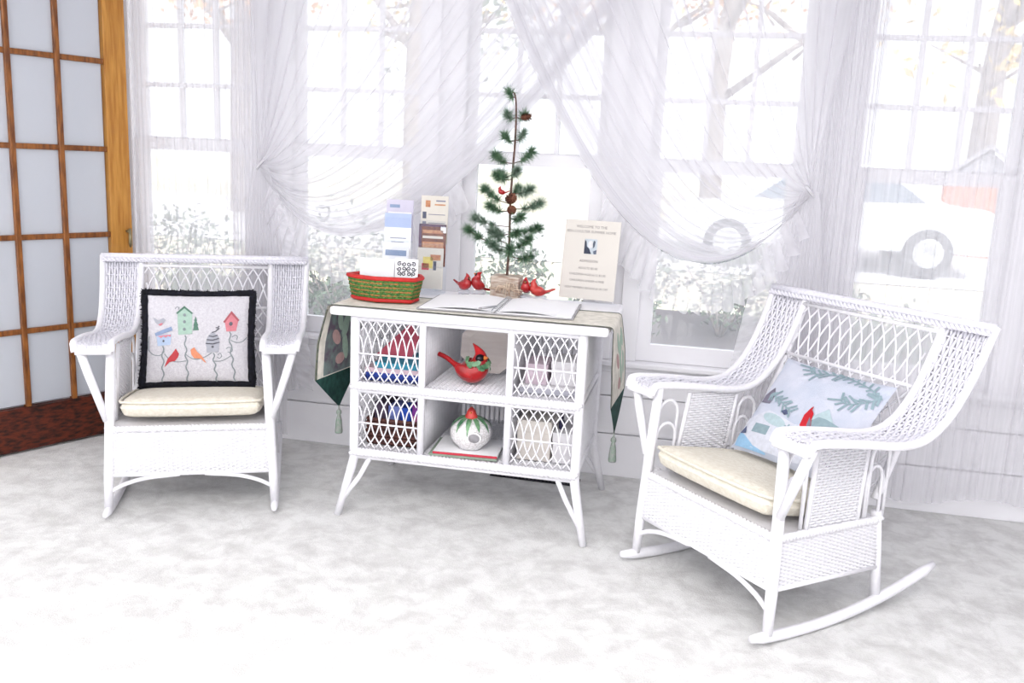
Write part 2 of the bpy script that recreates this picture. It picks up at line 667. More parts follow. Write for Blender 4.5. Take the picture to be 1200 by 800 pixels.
lm.tube([(Wd - 0.03, -0.05, 1.075), (Wd - 0.03, -0.05, 1.0), (Wd - 0.028, -0.046, 0.98)], [0.007, 0.009, 0.005])
lm.build('handle', BRASS, door)

# ------------------------------------------------------------------ unseen ceiling panel, added to house the fill light
cl = thing('added_fill_panel', 'long white ceiling panel added out of view for the fill light', 'lamp', (0.3, -4.1, H))
MB().box(-1.55, 1.55, -0.85, 0.85, -0.09, -0.001).build('housing', W_TRIM, cl, smooth=False, bevel=0.01)
for x0, x1, y0, y1 in ((-1.55, 1.55, -0.85, -0.82), (-1.55, 1.55, 0.82, 0.85), (-1.55, -1.52, -0.82, 0.82), (1.52, 1.55, -0.82, 0.82)):
    MB().box(x0, x1, y0, y1, -0.125, -0.09).build('rim', W_TRIM, cl, smooth=False)

# ------------------------------------------------------------------ curtains
ZR = 2.55
rod = thing('curtain_rod', 'long white curtain rod above the five windows', 'curtain rod', (0, -0.11, ZR))
MB().tube([(-2.12, 0, 0), (2.75, 0, 0)], 0.011, 10).build('pole', W_TRIM, rod)
for x in (-2.12, 2.75):
    MB().ball((x, 0, 0), 0.022).build('finial', W_TRIM, rod)
for x in (-1.33, 0.0, 1.33, 2.4):
    MB().box(x - 0.01, x + 0.01, 0, 0.11, -0.008, 0.008).build('bracket', W_TRIM, rod, smooth=False)


def sheer(name, x0, x1, ztop, zbot, folds, amp, label, material, y=-0.085, hem=0.0, seed=0, drift=0.0):
    rnd = random.Random(seed)
    ph = [rnd.uniform(0, 6.28) for _ in range(6)]

    def fn(u, v):
        uu = u + 0.012 * math.sin(9 * u * 6.28 + ph[3]) + 0.006 * math.sin(23 * u * 6.28 + ph[4])
        a = amp * (0.75 + 0.35 * math.sin(5.1 * u * 6.28 + ph[0]))
        yy = y + a * math.sin(2 * PI * folds * uu + 0.8 * math.sin(2.2 * v + ph[1])) + 0.4 * a * math.sin(2 * PI * folds * 0.37 * u + ph[2] + 1.5 * v)
        x = lerp(x0, x1, u) + 0.6 * amp * math.cos(2 * PI * folds * uu) + drift * v * (u - 0.5)
        z = lerp(ztop, zbot + hem * (0.5 + 0.5 * math.sin(2 * PI * 2.1 * u + ph[5])), v)
        return (x, min(yy, -0.066), z)
    o = MB().grid(fn, folds * 10, 24, uv=True).build(name, material)
    return tag(o, label, 'curtain')


sheer('sheer_curtain', -2.06, -1.22, ZR, 0.05, 15, 0.010, 'straight sheer curtain hanging between the wooden door and the left swag', SHEER, seed=3)
sheer('sheer_curtain', 1.30, 2.68, ZR, 0.06, 22, 0.010, 'straight sheer curtain reaching the floor behind the right rocker', SHEER, seed=5, hem=0.05)
sheer('sheer_curtain', -1.50, -1.19, ZR, 0.30, 14, 0.010, 'dense gathered sheer hanging on the pier behind the left rocker', SWAG, y=-0.112, seed=8)
sheer('sheer_curtain', 1.19, 1.50, ZR, 0.30, 14, 0.010, 'dense gathered sheer hanging on the pier behind the right rocker', SWAG, y=-0.112, seed=9)


def swag(name, xin, xout, tie, c1, c2, y, label, seed, tail_dx):
    rnd = random.Random(seed)
    ph = [rnd.uniform(0, 6.28) for _ in range(6)]
    root = thing(name, label, 'curtain', (tie[0], y, 0))
    ox = tie[0]
    P3 = Vector((tie[0], 0, tie[1]))
    A0 = Vector((xin, 0, ZR))
    o1 = Vector((c1[0], 0, c1[1])) - A0.lerp(P3, 1 / 3)
    o2 = Vector((c2[0], 0, c2[1])) - A0.lerp(P3, 2 / 3)
    F = 26

    def curve(s, t):
        p0 = Vector((lerp(xout, xin, s), 0, ZR))
        q = s ** 1.35
        p3 = P3 + Vector((0, 0, 0.05 * (0.5 - s)))
        return bez(p0, p0.lerp(p3, 1 / 3) + o1 * q, p0.lerp(p3, 2 / 3) + o2 * q, p3, t)

    def fn(u, v):
        w_ = 1 - (1 - u) ** 1.7
        s = w_ + 0.010 * math.sin(7 * u * 6.28 + ph[0]) * (u * (1 - u) * 4)
        a = lerp(0.007, 0.012, v) * (0.7 + 0.4 * math.sin(4.3 * u * 6.28 + ph[1]))
        f = 2 * PI * F * u + 0.6 * math.sin(3 * v + ph[2])
        s2 = max(s + 0.013 * math.cos(f), 0) - 0.013 * u
        p = curve(s2, v)
        # the small cross folds that gather at the tie
        k = math.sin(2 * PI * 11 * s + 2.0 * v + ph[3]) * 0.010 * v * v
        return (p.x - ox, a * math.sin(f) * (1 - 0.35 * v ** 3), p.z + k)
    MB().grid(fn, F * 9, 40, uv=True).build('drape', SWAG, root)

    # ruffle sewn along the inner, lower edge
    def rf(u, v):
        t = 0.40 + 0.57 * u
        p = curve(1.0, t)
        d = curve(1.0, min(t + 0.01, 1)) - curve(1.0, t - 0.01)
        d.normalize()
        nn = Vector((d.z, 0, -d.x))
        if nn.z > 0:
            nn = -nn
        dn = (nn * 0.45 + Vector((0, 0, -1)) * 0.55).normalized()
        ww = 0.22 * (0.55 + 0.45 * math.sin(PI * u)) * (1 + 0.06 * math.sin(2 * PI * 16 * u))
        am = 0.003 + 0.012 * v
        q = p + dn * ww * v
        f = 2 * PI * 20 * u + 1.3 * math.sin(11 * u + ph[4])
        return (q.x - ox + 0.012 * v * math.cos(f), am * math.sin(f) - 0.006, q.z)
    MB().grid(rf, 300, 7, uv=True).build('ruffle', RUFF, root)

    # tail below the tie
    def tf(u, v):
        wdt = lerp(0.03, 0.17, v ** 0.7)
        f = 2 * PI * 12 * u + 0.7 * v
        x = (u - 0.5) * 2 * wdt + tail_dx * v
        return (x + 0.008 * math.cos(f), (0.006 + 0.008 * v) * math.sin(f), lerp(tie[1], 0.32, v) + 0.02 * math.sin(6 * u) * v)
    MB().grid(tf, 120, 22, uv=True).build('tail', SWAG, root)

    def te(u, v):
        wdt = lerp(0.03, 0.17, u ** 0.7)
        sg = -1 if tail_dx < 0 else 1
        f = 2 * PI * 15 * u
        return (sg * wdt + tail_dx * u + sg * v * 0.09 * min(1, u * 4), 0.010 * v * math.sin(f) - 0.004, lerp(tie[1], 0.34, u) - 0.03 * v)
    MB().grid(te, 160, 5, uv=True).build('tail_ruffle', RUFF, root)
    sg = 1 if xin > tie[0] else -1
    tb = MB()
    tb.tube([(sg * 0.020 * math.cos(a), 0.016 * math.sin(a), tie[1] + sg * 0.0 + 0.022 * math.cos(a)) for a in [2 * PI * k / 20 for k in range(20)]], 0.004, 6, closed=True, flatten=1.6)
    tb.build('tie_band', TIE, root)
    return root


swag('swag_curtain', 0.63, -1.42, (-1.33, 1.43), (-0.25, 1.30), (-0.90, 0.70), -0.132, 'sheer ruffled swag sweeping down to a tie beside the left rocker', 1, 0.02)
swag('swag_curtain', -0.30, 1.42, (1.25, 1.43), (0.30, 1.20), (0.80, 0.72), -0.152, 'sheer ruffled swag sweeping down to a tie beside the right rocker', 2, -0.05)


# ================================================================== wicker rocking chairs
# local frame: x across, -y is the front, front posts at y = 0
ARM = []


def set_arm(d):
    """side profile of the arm; d lifts or lowers its level part"""
    global ARM, AD
    AD = d
    ARM = smooth_path([(0, -0.042, 0.672 + d), (0, -0.034, 0.693 + d), (0, 0.0, 0.705 + d), (0, 0.20, 0.690 + d), (0, 0.38, 0.668 + d * 0.9), (0, 0.50, 0.672 + d * 0.7), (0, 0.59, 0.715 + d * 0.4), (0, 0.66, 0.790 + d * 0.2), (0, 0.715, 0.885), (0, 0.762, 0.995)], 3)


def armP(u):
    f = u * (len(ARM) - 1)
    i = min(int(f), len(ARM) - 2)
    return ARM[i].lerp(ARM[i + 1], f - i)


def armT(u):
    return (armP(min(u + 0.02, 1)) - armP(max(u - 0.02, 0))).normalized()


def backP(x, w):
    """backrest plane; w 0 at the seat, 1 at the top"""
    return Vector((x, lerp(0.50, 0.748, w) + 0.012 * math.sin(PI * w), lerp(0.40, 0.985, w)))


def make_chair(name, label, loc, rz, d, sz):
    set_arm(d)
    ch = thing(name, label, 'rocking chair', loc, rz, group='white wicker rocking chairs')
    tilt = 0
    for s in (-1, 1):
        # rocker runner
        ru = MB()
        pts = [(s * 0.335, lerp(-0.075, 0.87, t), 0.019 + ((lerp(-0.075, 0.87, t) - 0.14) ** 2) / 4.6) for t in [k / 16 for k in range(17)]]
        ru.tube(pts, [0.012] + [0.019] * 15 + [0.012], 10, flatten=0.9)
        ru.build('rocker', W_WICK, ch)
        # front post, slightly splayed
        MB().tube([(s * 0.335, 0, 0.03), (s * 0.33, 0, 0.16), (s * 0.318, 0, 0.40), (s * 0.302, 0, 0.70 + d)], [0.017, 0.02, 0.02, 0.018], 12).build('leg', W_WICK, ch)
        MB().tube([(s * 0.325, 0.56, 0.055), (s * 0.318, 0.54, 0.20), (s * 0.31, 0.515, sz + 0.02)], 0.018, 12).build('leg', W_WICK, ch)
        # post of the backrest
        MB().tube([backP(s * 0.300, k / 6) + Vector((0, 0.012, 0)) for k in range(7)], 0.015, 10).build('back_post', W_WICK, ch)
        # brace from the arm's outer corner down to the post
        MB().tube([(s * 0.420, -0.012, 0.685 + d), (s * 0.388, -0.012, 0.585 + d * 0.6), (s * 0.327, -0.006, 0.405)], [0.017, 0.017, 0.015], 10).build('arm_brace', W_WICK, ch)
        # wide arm sweeping up into the wing of the back
        am = bpy.data.objects.new('arm', None)
        COL.objects.link(am)
        am.parent = ch
        inner = lambda u: lerp(0.292, 0.300, u)
        outer = lambda u: 0.428 + 0.012 * math.sin(PI * u) + 0.048 * u * u
        dip = lambda v: -0.014 * math.sin(PI * v)

        def AP(u, v, s=s):
            p = armP(u)
            t = armT(u)
            n = Vector((0, -t.z, t.y))
            q = p + n * dip(v)
            return Vector((s * lerp(inner(u), outer(u), v), q.y, q.z))

        def AN(u, v):
            t = armT(u)
            return Vector((0, -t.z, t.y))
        weave(AP, AN, 15, 34, 0.0058).build('woven_band', W_WORN, am, kind='stuff')
        # underside so that the band reads as solid cane
        MB().grid(lambda u, v: AP(u, v) - AN(u, v) * 0.009, 40, 4).build('under_band', W_WICK, am)
        for v in (0.0, 1.0):
            MB().tube([AP(k / 40, v) for k in range(41)], 0.0135, 10).build('edge_roll', W_WICK, am)
        MB().tube([AP(0, k / 6) for k in range(7)], 0.0125, 8).build('nose', W_WICK, am)
        # skirt below the seat
        weave(lambda u, v, s=s: (s * (0.327 - 0.006 * v), lerp(0.015, 0.525, u), lerp(0.178, sz - 0.013, v)), lambda u, v: (1, 0, 0), 25, 26, 0.0046).build('side_skirt', W_WICK, ch, kind='stuff')
        braid([(s * 0.328, 0.0, sz - 0.004), (s * 0.322, 0.53, sz - 0.004)], 0.012, 16).build('seat_braid', W_WICK, ch, kind='stuff')
        MB().tube([(s * 0.330, 0.01, 0.173), (s * 0.328, 0.53, 0.173)], 0.008, 8).build('skirt_edge', W_WICK, ch)
        # woven panel under the arm, between two pairs of cane loops
        weave(lambda u, v, s=s: (s * lerp(0.320, 0.306, v), lerp(0.135, 0.395, u) + 0.03 * v, lerp(sz, 0.665 + d, v)), lambda u, v: (1, 0, 0), 30, 13, 0.0046).build('arm_panel', W_WICK, ch, kind='stuff')
        for y0, y1 in ((0.135, 0.165), (0.395, 0.425)):
            MB().tube([(s * 0.321, y0, sz), (s * 0.306, y1, 0.668 + d)], 0.009, 8).build('panel_post', W_WICK, ch)
        for ya, yb, zt in ((0.018, 0.115, 0.56), (0.018, 0.115, 0.645), (0.435, 0.515, 0.56), (0.445, 0.54, 0.635)):
            lp = [(s * 0.315, ya, sz)]
            for k in range(9):
                a = PI - PI * k / 8
                lp.append((s * 0.311, (ya + yb) / 2 + (yb - ya) / 2 * math.cos(a), zt + d - 0.05 + 0.05 * math.sin(a)))
            lp.append((s * 0.315, yb, sz))
            MB().tube(lp, 0.0065, 6).build('cane_loop', W_WICK, ch)
        # bowed bracket under the skirt
        MB().tube(smooth_path([(s * 0.33, 0, 0.10), (s * 0.27, -0.002, 0.133), (s * 0.18, -0.004, 0.158), (s * 0.05, -0.004, 0.170)], 4), 0.009, 8).build('bracket', W_WICK, ch)
    weave(lambda u, v: (lerp(-0.312, 0.312, u), -0.004, lerp(0.178, sz - 0.013, v)), lambda u, v: (0, -1, 0), 25, 34, 0.0046).build('front_skirt', W_WICK, ch, kind='stuff')
    weave(lambda u, v: (lerp(-0.312, 0.312, u), 0.528, lerp(0.178, sz - 0.013, v)), lambda u, v: (0, -1, 0), 25, 34, 0.0046).build('rear_skirt', W_WICK, ch, kind='stuff')
    braid([(-0.325, -0.006, sz - 0.004), (0.325, -0.006, sz - 0.004)], 0.013, 20).build('seat_braid', W_WICK, ch, kind='stuff')
    MB().tube([(-0.325, -0.004, 0.173), (0.325, -0.004, 0.173)], 0.008, 8).build('skirt_edge', W_WICK, ch)
    MB().box(-0.318, 0.318, 0.0, 0.525, sz - 0.025, sz - 0.002).build('seat', W_WICK, ch, smooth=False)
    # backrest: rails and a lattice of crossing canes
    bk = bpy.data.objects.new('backrest', None)
    COL.objects.link(bk)
    bk.parent = ch
    tr = MB().tube([backP(x, 1.0) + Vector((0, 0.004, 0.004)) for x in (-0.480, -0.30, -0.1, 0.1, 0.30, 0.480)], 0.017, 10)
    tr.build('top_rail', W_WORN, bk)
    braid([backP(-0.473, 0.985) + Vector((0, -0.014, 0)), backP(0.473, 0.985) + Vector((0, -0.014, 0))], 0.010, 26).build('top_braid', W_WORN, bk, kind='stuff')
    for wv in (0.38, 0.62, 0.94):
        MB().tube([backP(x, wv) for x in (-0.295, 0, 0.295)], 0.0075, 8).build('cross_rail', W_WICK, bk)
    cane = {}
    n = 13
    for k in range(-6, n):
        for sg in (-1, 1):
            pts = []
            for i in range(15):
                wv = lerp(0.03, 0.94, i / 14)
                x = -0.29 + 0.58 * (k + 7.2 * wv + 0.25 * math.sin(4 * PI * wv)) / (n - 1)
                if -0.29 <= x <= 0.29:
                    pts.append(backP(sg * x, wv) + Vector((0, 0.003 * sg, 0)))
            if len(pts) > 1:
                MB().tube(pts, 0.0035, 5).build('lattice_cane', W_WICK, bk)
    return ch


CH_L = make_chair('rocking_chair', 'white wicker rocking chair at left holding the black-fringed birdhouse pillow', (-1.170, -1.06, 0.002), math.radians(25), 0.022, 0.372)
CH_L.rotation_euler = (math.radians(-0.8), 0, math.radians(25))
CH_R = make_chair('rocking_chair', 'white wicker rocking chair at right holding the snowy cardinal pillow', (0.895, -1.215, 0.0065), math.radians(-48), -0.04, 0.342)
CH_R.rotation_euler = (math.radians(-2), 0, math.radians(-48))
CH_R.scale = (1.03, 0.95, 1.06)
CH_L.scale = (0.98, 1, 1)


# ------------------------------------------------------------------ cushions and pillows
def cushion(name, label, loc, rz, tilt=0.03):
    o = thing(name, label, 'seat cushion', loc, rz, group='cream seat cushions')
    W2, D2, T = 0.288, 0.25, 0.042

    def S(u, v, sg):
        x, y = u * 2 - 1, v * 2 - 1
        e = max(abs(x), abs(y))
        k = 1.0 - 0.07 * (abs(x) * abs(y)) ** 3
        h = T * (1 - e ** 10) ** 0.5 if e < 1 else 0
        h = h * (1 + 0.10 * (1 - x * x) * (1 - y * y))
        return (x * W2 * k, y * D2 * k - 0.0, sg * h + 0.048 - tilt * y)
    mb = MB()
    mb.grid(lambda u, v: S(u, v, 1), 40, 36)
    mb.grid(lambda u, v: S(v, u, -1), 36, 40)
    mb.build('cushion', CREAM, o)
    pp = []
    for k in range(64):
        a = 2 * PI * k / 64
        c, d = math.cos(a), math.sin(a)
        e = max(abs(c), abs(d))
        x, y = c / e, d / e
        kk = 1.0 - 0.07 * (abs(x) * abs(y)) ** 3
        pp.append((x * W2 * kk, y * D2 * kk, 0.048 - tilt * y + 0.026))
    MB().tube(pp, 0.006, 6, closed=True).build('piping', CREAM, o)
    return o


def on_chair(ch, x, y, z):
    s = ch.scale
    return tuple(ch.rotation_euler.to_matrix() @ Vector((x * s.x, y * s.y, z * s.z)) + ch.location)


cushion('seat_cushion', 'cream seat cushion on the left rocking chair', on_chair(CH_L, 0.0, 0.236, 0.3735), CH_L.rotation_euler.z).rotation_euler = CH_L.rotation_euler
cushion('seat_cushion', 'cream seat cushion on the right rocking chair', on_chair(CH_R, 0.0, 0.236, 0.3435), CH_R.rotation_euler.z).rotation_euler = CH_R.rotation_euler
bpy.data.objects['seat_cushion.001'].scale = (1.03, 0.97, 1.06)


def pillow_surface(w_, h_, t_):
    def S(a, b, off=0.0, sg=1):
        """a, b in 0..1 over the face; local x across, z up, front is -y"""
        u, v = a * 2 - 1, b * 2 - 1
        x = w_ / 2 * u * (1 - 0.05 * (1 - v * v))
        z = h_ / 2 * v * (1 - 0.05 * (1 - u * u))
        d = t_ * (max(0, 1 - u * u) * max(0, 1 - v * v)) ** 0.42
        return Vector((x, -sg * (d + off), z + h_ / 2))
    return S


def make_pillow(name, label, loc, rot, w_, h_, t_, material):
    o = thing(name, label, 'pillow', loc)
    o.rotation_euler = rot
    S = pillow_surface(w_, h_, t_)
    mb = MB()
    mb.grid(lambda u, v: S(u, v), 30, 30)
    mb.grid(lambda u, v: S(1 - u, v, 0, -1), 30, 30)
    mb.build('pillow_case', material, o)
    return o, S


def zpil(ch, lean, roll=0.0, turn=0.0):
    m = Matrix.Rotation(ch.rotation_euler.z + turn, 3, 'Z') @ Matrix.Rotation(-lean + ch.rotation_euler.x, 3, 'X') @ Matrix.Rotation(roll, 3, 'Y')
    return m.to_euler()


# left pillow: birdhouses and birds, black fringe
P1, S1 = make_pillow('birdhouse_pillow', 'pale pillow with appliqued birdhouses and birds, black fringe round it', on_chair(CH_L, -0.012, 0.365, 0.458), zpil(CH_L, math.radians(20)), 0.465, 0.420, 0.055, PILW)
fr = MB()
rnd = random.Random(4)
ring = []
for k in range(120):
    t = k / 120 * 4
    e, q = int(t), t - int(t)
    a, b = ((q, 0), (1, q), (1 - q, 1), (0, 1 - q))[e]
    ring.append(S1(a, b))
cc = Vector((0, 0, 0.21))
core = [p + (p - cc).normalized() * 0.004 for p in ring]
fr.tube(core, [0.016 + 0.005 * rnd.random() for _ in core], 7, closed=True)
for k in range(1500):
    i = rnd.randrange(120)
    p = core[i].lerp(core[(i + 1) % 120], rnd.random())
    d = (p - cc).normalized()
    d = (d * rnd.uniform(-0.15, 1) + Vector((rnd.gauss(0, .4), rnd.gauss(-0.2, .55), rnd.gauss(0, .4)))).normalized()
    q = p + d * rnd.uniform(0.016, 0.027)
    sd_ = d.cross(Vector((0, 1, 0.2))).normalized() * 0.0022
    j = len(fr.v)
    fr.v += [tuple(p - sd_), tuple(p + sd_), tuple(q + sd_ * 0.5), tuple(q - sd_ * 0.5)]
    fr.f.append((j, j + 1, j + 2, j + 3))
fr.build('fringe', BLACKF, P1, kind='stuff', label='black eyelash fringe')


def px1(pts):
    return [((x - 95) / 690, 1 - (y - 105) / 610) for x, y in pts]


C_GRN = flat('sage_applique', (168, 196, 182))
C_GRND = flat('dark_sage_applique', (92, 128, 112))
C_BLU = flat('pale_blue_applique', (178, 196, 222))
C_BLUD = flat('slate_blue_applique', (140, 158, 190))
C_PNK = flat('rose_applique', (212, 132, 142))
C_PNKD = flat('dusty_rose_applique', (172, 92, 100))
C_RED = flat('brick_red_applique', (188, 66, 72))
C_ORG = flat('peach_applique', (220, 142, 108))
C_GRY = flat('grey_stitch', (140, 148, 152))
C_LGR = flat('light_grey_applique', (172, 174, 184))
C_DRK = flat('charcoal_stitch', (96, 96, 104))


def wav(x0, y0, x1, y1, amp, n=18, f=3):
    return [(lerp(x0, x1, i / n) + amp * math.sin(2 * PI * f * i / n), lerp(y0, y1, i / n)) for i in range(n + 1)]


for pts in (wav(212, 470, 225, 714, 7), wav(358, 400, 382, 714, 7, f=4), wav(545, 520, 566, 712, 7), wav(652, 372, 682, 700, 8, f=4)):
    strip('post_stitch', px1(pts), 0.013, C_GRY, P1, S1)
for c in ([(118, 490), (150, 522), (195, 530), (225, 505)], [(225, 520), (262, 562), (310, 578), (370, 572)], [(365, 530), (420, 562), (480, 552), (535, 520)], [(550, 575), (600, 572), (640, 550), (662, 535)], [(660, 430), (700, 445), (740, 435), (768, 405)], [(118, 400), (114, 440), (118, 492)]):
    strip('scroll_stitch', px1([(p.x, p.y) for p in smooth_path([(a, b, 0) for a, b in c], 5)]), 0.009, C_GRY, P1, S1)
applique('green_birdhouse', px1([(305, 240), (350, 200), (402, 240), (406, 390), (314, 396)]), C_GRN, P1, S1, 0.002)
applique('birdhouse_roof', px1([(296, 246), (350, 192), (410, 246), (398, 250), (350, 210), (306, 252)]), C_GRND, P1, S1, 0.003)
for y in (258, 306, 358):
    applique('birdhouse_hole', px1(ell(353, y, 10, 11)), C_GRY, P1, S1, 0.004)
applique('small_fir', px1([(426, 264), (436, 300), (432, 300), (446, 332), (440, 332), (450, 364), (410, 366), (416, 334), (412, 334), (420, 300), (416, 300)]), C_GRND, P1, S1, 0.002)
applique('blue_birdhouse', px1([(168, 396), (268, 390), (264, 462), (178, 468)]), C_BLU, P1, S1, 0.002)
applique('birdhouse_roof', px1([(156, 382), (268, 338), (276, 366), (164, 402)]), C_BLUD, P1, S1, 0.003)
applique('scallop', px1([(172, 402), (266, 394), (262, 410), (245, 402), (232, 414), (216, 404), (200, 416), (186, 406)]), C_PNK, P1, S1, 0.004)
applique('birdhouse_hole', px1(ell(217, 436, 7, 8)), C_DRK, P1, S1, 0.004)
applique('pink_birdhouse', px1([(618, 300), (660, 240), (710, 290), (696, 366), (632, 372)]), C_PNK, P1, S1, 0.002)
applique('birdhouse_roof', px1([(608, 306), (660, 228), (716, 292), (706, 300), (660, 250), (620, 312)]), C_PNKD, P1, S1, 0.003)
applique('birdhouse_hole', px1(ell(660, 318, 12, 14)), C_DRK, P1, S1, 0.004)
applique('skep_birdhouse', px1([(498, 462), (586, 450), (582, 512), (504, 518)]), C_LGR, P1, S1, 0.002)
applique('skep_roof', px1([(494, 458), (510, 405), (540, 372), (580, 408), (588, 448)]), C_LGR, P1, S1, 0.002)
for a, b in (((496, 456), (588, 446)), ((502, 430), (584, 420)), ((516, 404), (574, 398)), ((536, 380), (584, 350)), ((560, 345), (584, 335))):
    strip('roof_stitch', px1([a, ((a[0] + b[0]) / 2, (a[1] + b[1]) / 2 + 8), b]), 0.012, C_DRK, P1, S1, 0.004)
applique('birdhouse_hole', px1(ell(542, 478, 8, 8)), C_DRK, P1, S1, 0.004)
applique('red_bird', px1([(228, 612), (248, 556), (278, 520), (300, 488), (312, 510), (322, 524), (316, 548), (296, 572), (262, 578)]), C_RED, P1, S1, 0.003)
applique('orange_bird', px1([(396, 500), (420, 482), (440, 512), (470, 540), (502, 590), (486, 580), (466, 560), (420, 556), (402, 530)]), C_ORG, P1, S1, 0.003)
applique('pale_bird', px1([(142, 272), (180, 296), (214, 280), (230, 294), (214, 312), (180, 326), (160, 310)]), C_LGR, P1, S1, 0.003)
applique('pale_bird_breast', px1([(178, 326), (200, 314), (212, 318), (196, 334)]), C_PNK, P1, S1, 0.004)
for c in ([(575, 535), (590, 520), (600, 540), (585, 555), (572, 545)], [(630, 490), (650, 478), (672, 492), (660, 512), (640, 510)], [(668, 410), (690, 395), (706, 405), (700, 425)], [(290, 215), (300, 202), (316, 205), (310, 220)]):
    strip('scroll_stitch', px1([(p.x, p.y) for p in smooth_path([(a, b, 0) for a, b in c], 5)]), 0.008, C_GRY, P1, S1)

# right pillow: printed snow scene with a cardinal
P2, S2 = make_pillow('cardinal_pillow', 'pale blue pillow printed with a snowy scene and a red cardinal', on_chair(CH_R, 0.02, 0.335, 0.435), zpil(CH_R, math.radians(36)), 0.50, 0.425, 0.055, PILS)
D_TEAL = flat('grey_teal_print', (140, 162, 170))
D_TEAL2 = flat('pale_teal_print', (178, 198, 204))
D_PALE = flat('snow_print', (208, 211, 222))
D_BLUE = flat('ice_blue_print', (150, 190, 222))
D_NAVY = flat('slate_navy_print', (84, 92, 122))
D_RED = flat('cardinal_red_print', (190, 30, 42))
D_BARN = flat('barn_grey_print', (120, 116, 132))
D_PURP = flat('violet_print', (130, 60, 150))


def printed(name, poly, m, off=0.0015):
    applique(name, poly, m, P2, S2, off, 0.08)


printed('snow_bank', [(0.03, .30), (.2, .42), (.5, .36), (.8, .42), (.97, .34), (.97, .1), (.6, .04), (.2, .04), (.03, .1)], D_PALE)
printed('frozen_stream', [(0.04, .02), (.02, .16), (.10, .13), (.22, .06), (.36, .03), (.36, .015)], D_BLUE, 0.002)
printed('pond', ell(.30, .34, .13, .05, 18, -0.2), D_TEAL2, 0.002)
printed('hill', [(.55, .34), (.62, .50), (.70, .60), (.80, .48), (.95, .40), (.95, .34)], D_TEAL2, 0.002)
printed('far_woods', [(.60, .42), (.66, .50), (.74, .50), (.84, .48), (.90, .44), (.90, .36), (.72, .36)], D_TEAL, 0.0025)
printed('barn', [(.05, .48), (.05, .56), (.11, .65), (.16, .58), (.16, .48)], D_BARN, 0.0025)
printed('cottage', [(.14, .18), (.14, .27), (.30, .27), (.30, .18)], D_TEAL, 0.0025)
rnd = random.Random(11)


def sprig(pts, n, ln, name='pine_sprig'):
    path = [(p.x, p.y) for p in smooth_path([(a, b, 0) for a, b in pts], 5)]
    strip(name, path, 0.012, D_TEAL, P2, S2, 0.003)
    for k in range(n):
        t = k / n * (len(path) - 1)
        i = int(t)
        p = path[i]
        a = math.atan2(path[i + 1][1] - p[1], path[i + 1][0] - p[0]) + (0.9 if k % 2 else -0.9) + rnd.uniform(-.3, .3)
        q = (min(max(p[0] + math.cos(a) * ln * rnd.uniform(.6, 1.1), 0.02), .98), min(max(p[1] + math.sin(a) * ln * rnd.uniform(.6, 1.1), 0.02), .98))
        strip('needle_spray', [p, ((p[0] + q[0]) / 2, (p[1] + q[1]) / 2), q], 0.018, D_TEAL, P2, S2, 0.0035)


sprig([(.62, .96), (.48, .94), (.36, .90), (.28, .97)], 16, 0.10)
sprig([(.98, .84), (.88, .90), (.74, .94), (.62, .97)], 14, 0.06)
sprig([(.97, .84), (.90, .76), (.80, .70), (.72, .72)], 16, 0.10)
sprig([(.12, .58), (.22, .55), (.32, .50), (.42, .46)], 16, 0.09)
sprig([(.40, .26), (.50, .29), (.62, .26), (.70, .24)], 14, 0.07)
printed('cardinal', [(0.540, 0.470), (0.560, 0.550), (0.575, 0.580), (0.580, 0.540), (0.610, 0.510), (0.620, 0.450), (0.650, 0.380), (0.630, 0.330), (0.590, 0.320), (0.550, 0.370)], D_RED, 0.0045)
printed('cardinal_wing', [(0.595, 0.470), (0.625, 0.430), (0.660, 0.350), (0.640, 0.340), (0.605, 0.390)], D_BARN, 0.005)
printed('cardinal_tail', [(0.640, 0.360), (0.720, 0.250), (0.705, 0.240), (0.625, 0.330)], D_NAVY, 0.005)
printed('small_bird', [(.32, .44), (.36, .47), (.40, .43), (.37, .41)], D_NAVY, 0.004)
printed('violet_berry', ell(.90, .14, .02, .05, 12, -0.5), D_PURP, 0.004)
printed('dark_fir', [(.03, .14), (.06, .22), (.10, .15)], D_NAVY, 0.004)


# ================================================================== wicker shelf table
TZ = 0.89                                             # table top surface
TX0, TX1, TY0, TY1 = -0.645, 0.495, -0.885, -0.225
TB = thing('wicker_table', 'white wicker shelf table with lattice fronts between the two rockers', 'table', (0, 0, 0))
top = MB().box(TX0, TX1, TY0, TY1, TZ - 0.035, TZ).build('table_top', W_TRIM, TB, smooth=False, bevel=0.012)
PX0, PX1, PY0, PY1 = -0.545, 0.395, -0.845, -0.265
zM, zB = 0.565, 0.278
for x, sx in ((PX0, -1), (PX1, 1)):
    for y, sy in ((PY0, -1), (PY1, 1)):
        MB().tube([(x, y, TZ - 0.03), (x, y, 0.25), (x + sx * 0.012, y + sy * 0.010, 0.19), (x + sx * 0.055, y + sy * 0.045, 0.0)], [0.020, 0.020, 0.019, 0.015], 12).build('leg', W_WICK, TB)
        MB().tube([(x + sx * 0.045, y + sy * 0.037, 0.055), (x - sx * 0.03, y + sy * 0.01, 0.17), (x - sx * 0.075, y, 0.262)], 0.011, 8).build('leg_brace', W_WICK, TB)
DX = (-0.255, 0.110)
for x in DX:
    for y in (PY0, PY1):
        MB().tube([(x, y, zB - 0.02), (x, y, TZ - 0.035)], 0.015, 10).build('upright', W_WICK, TB)
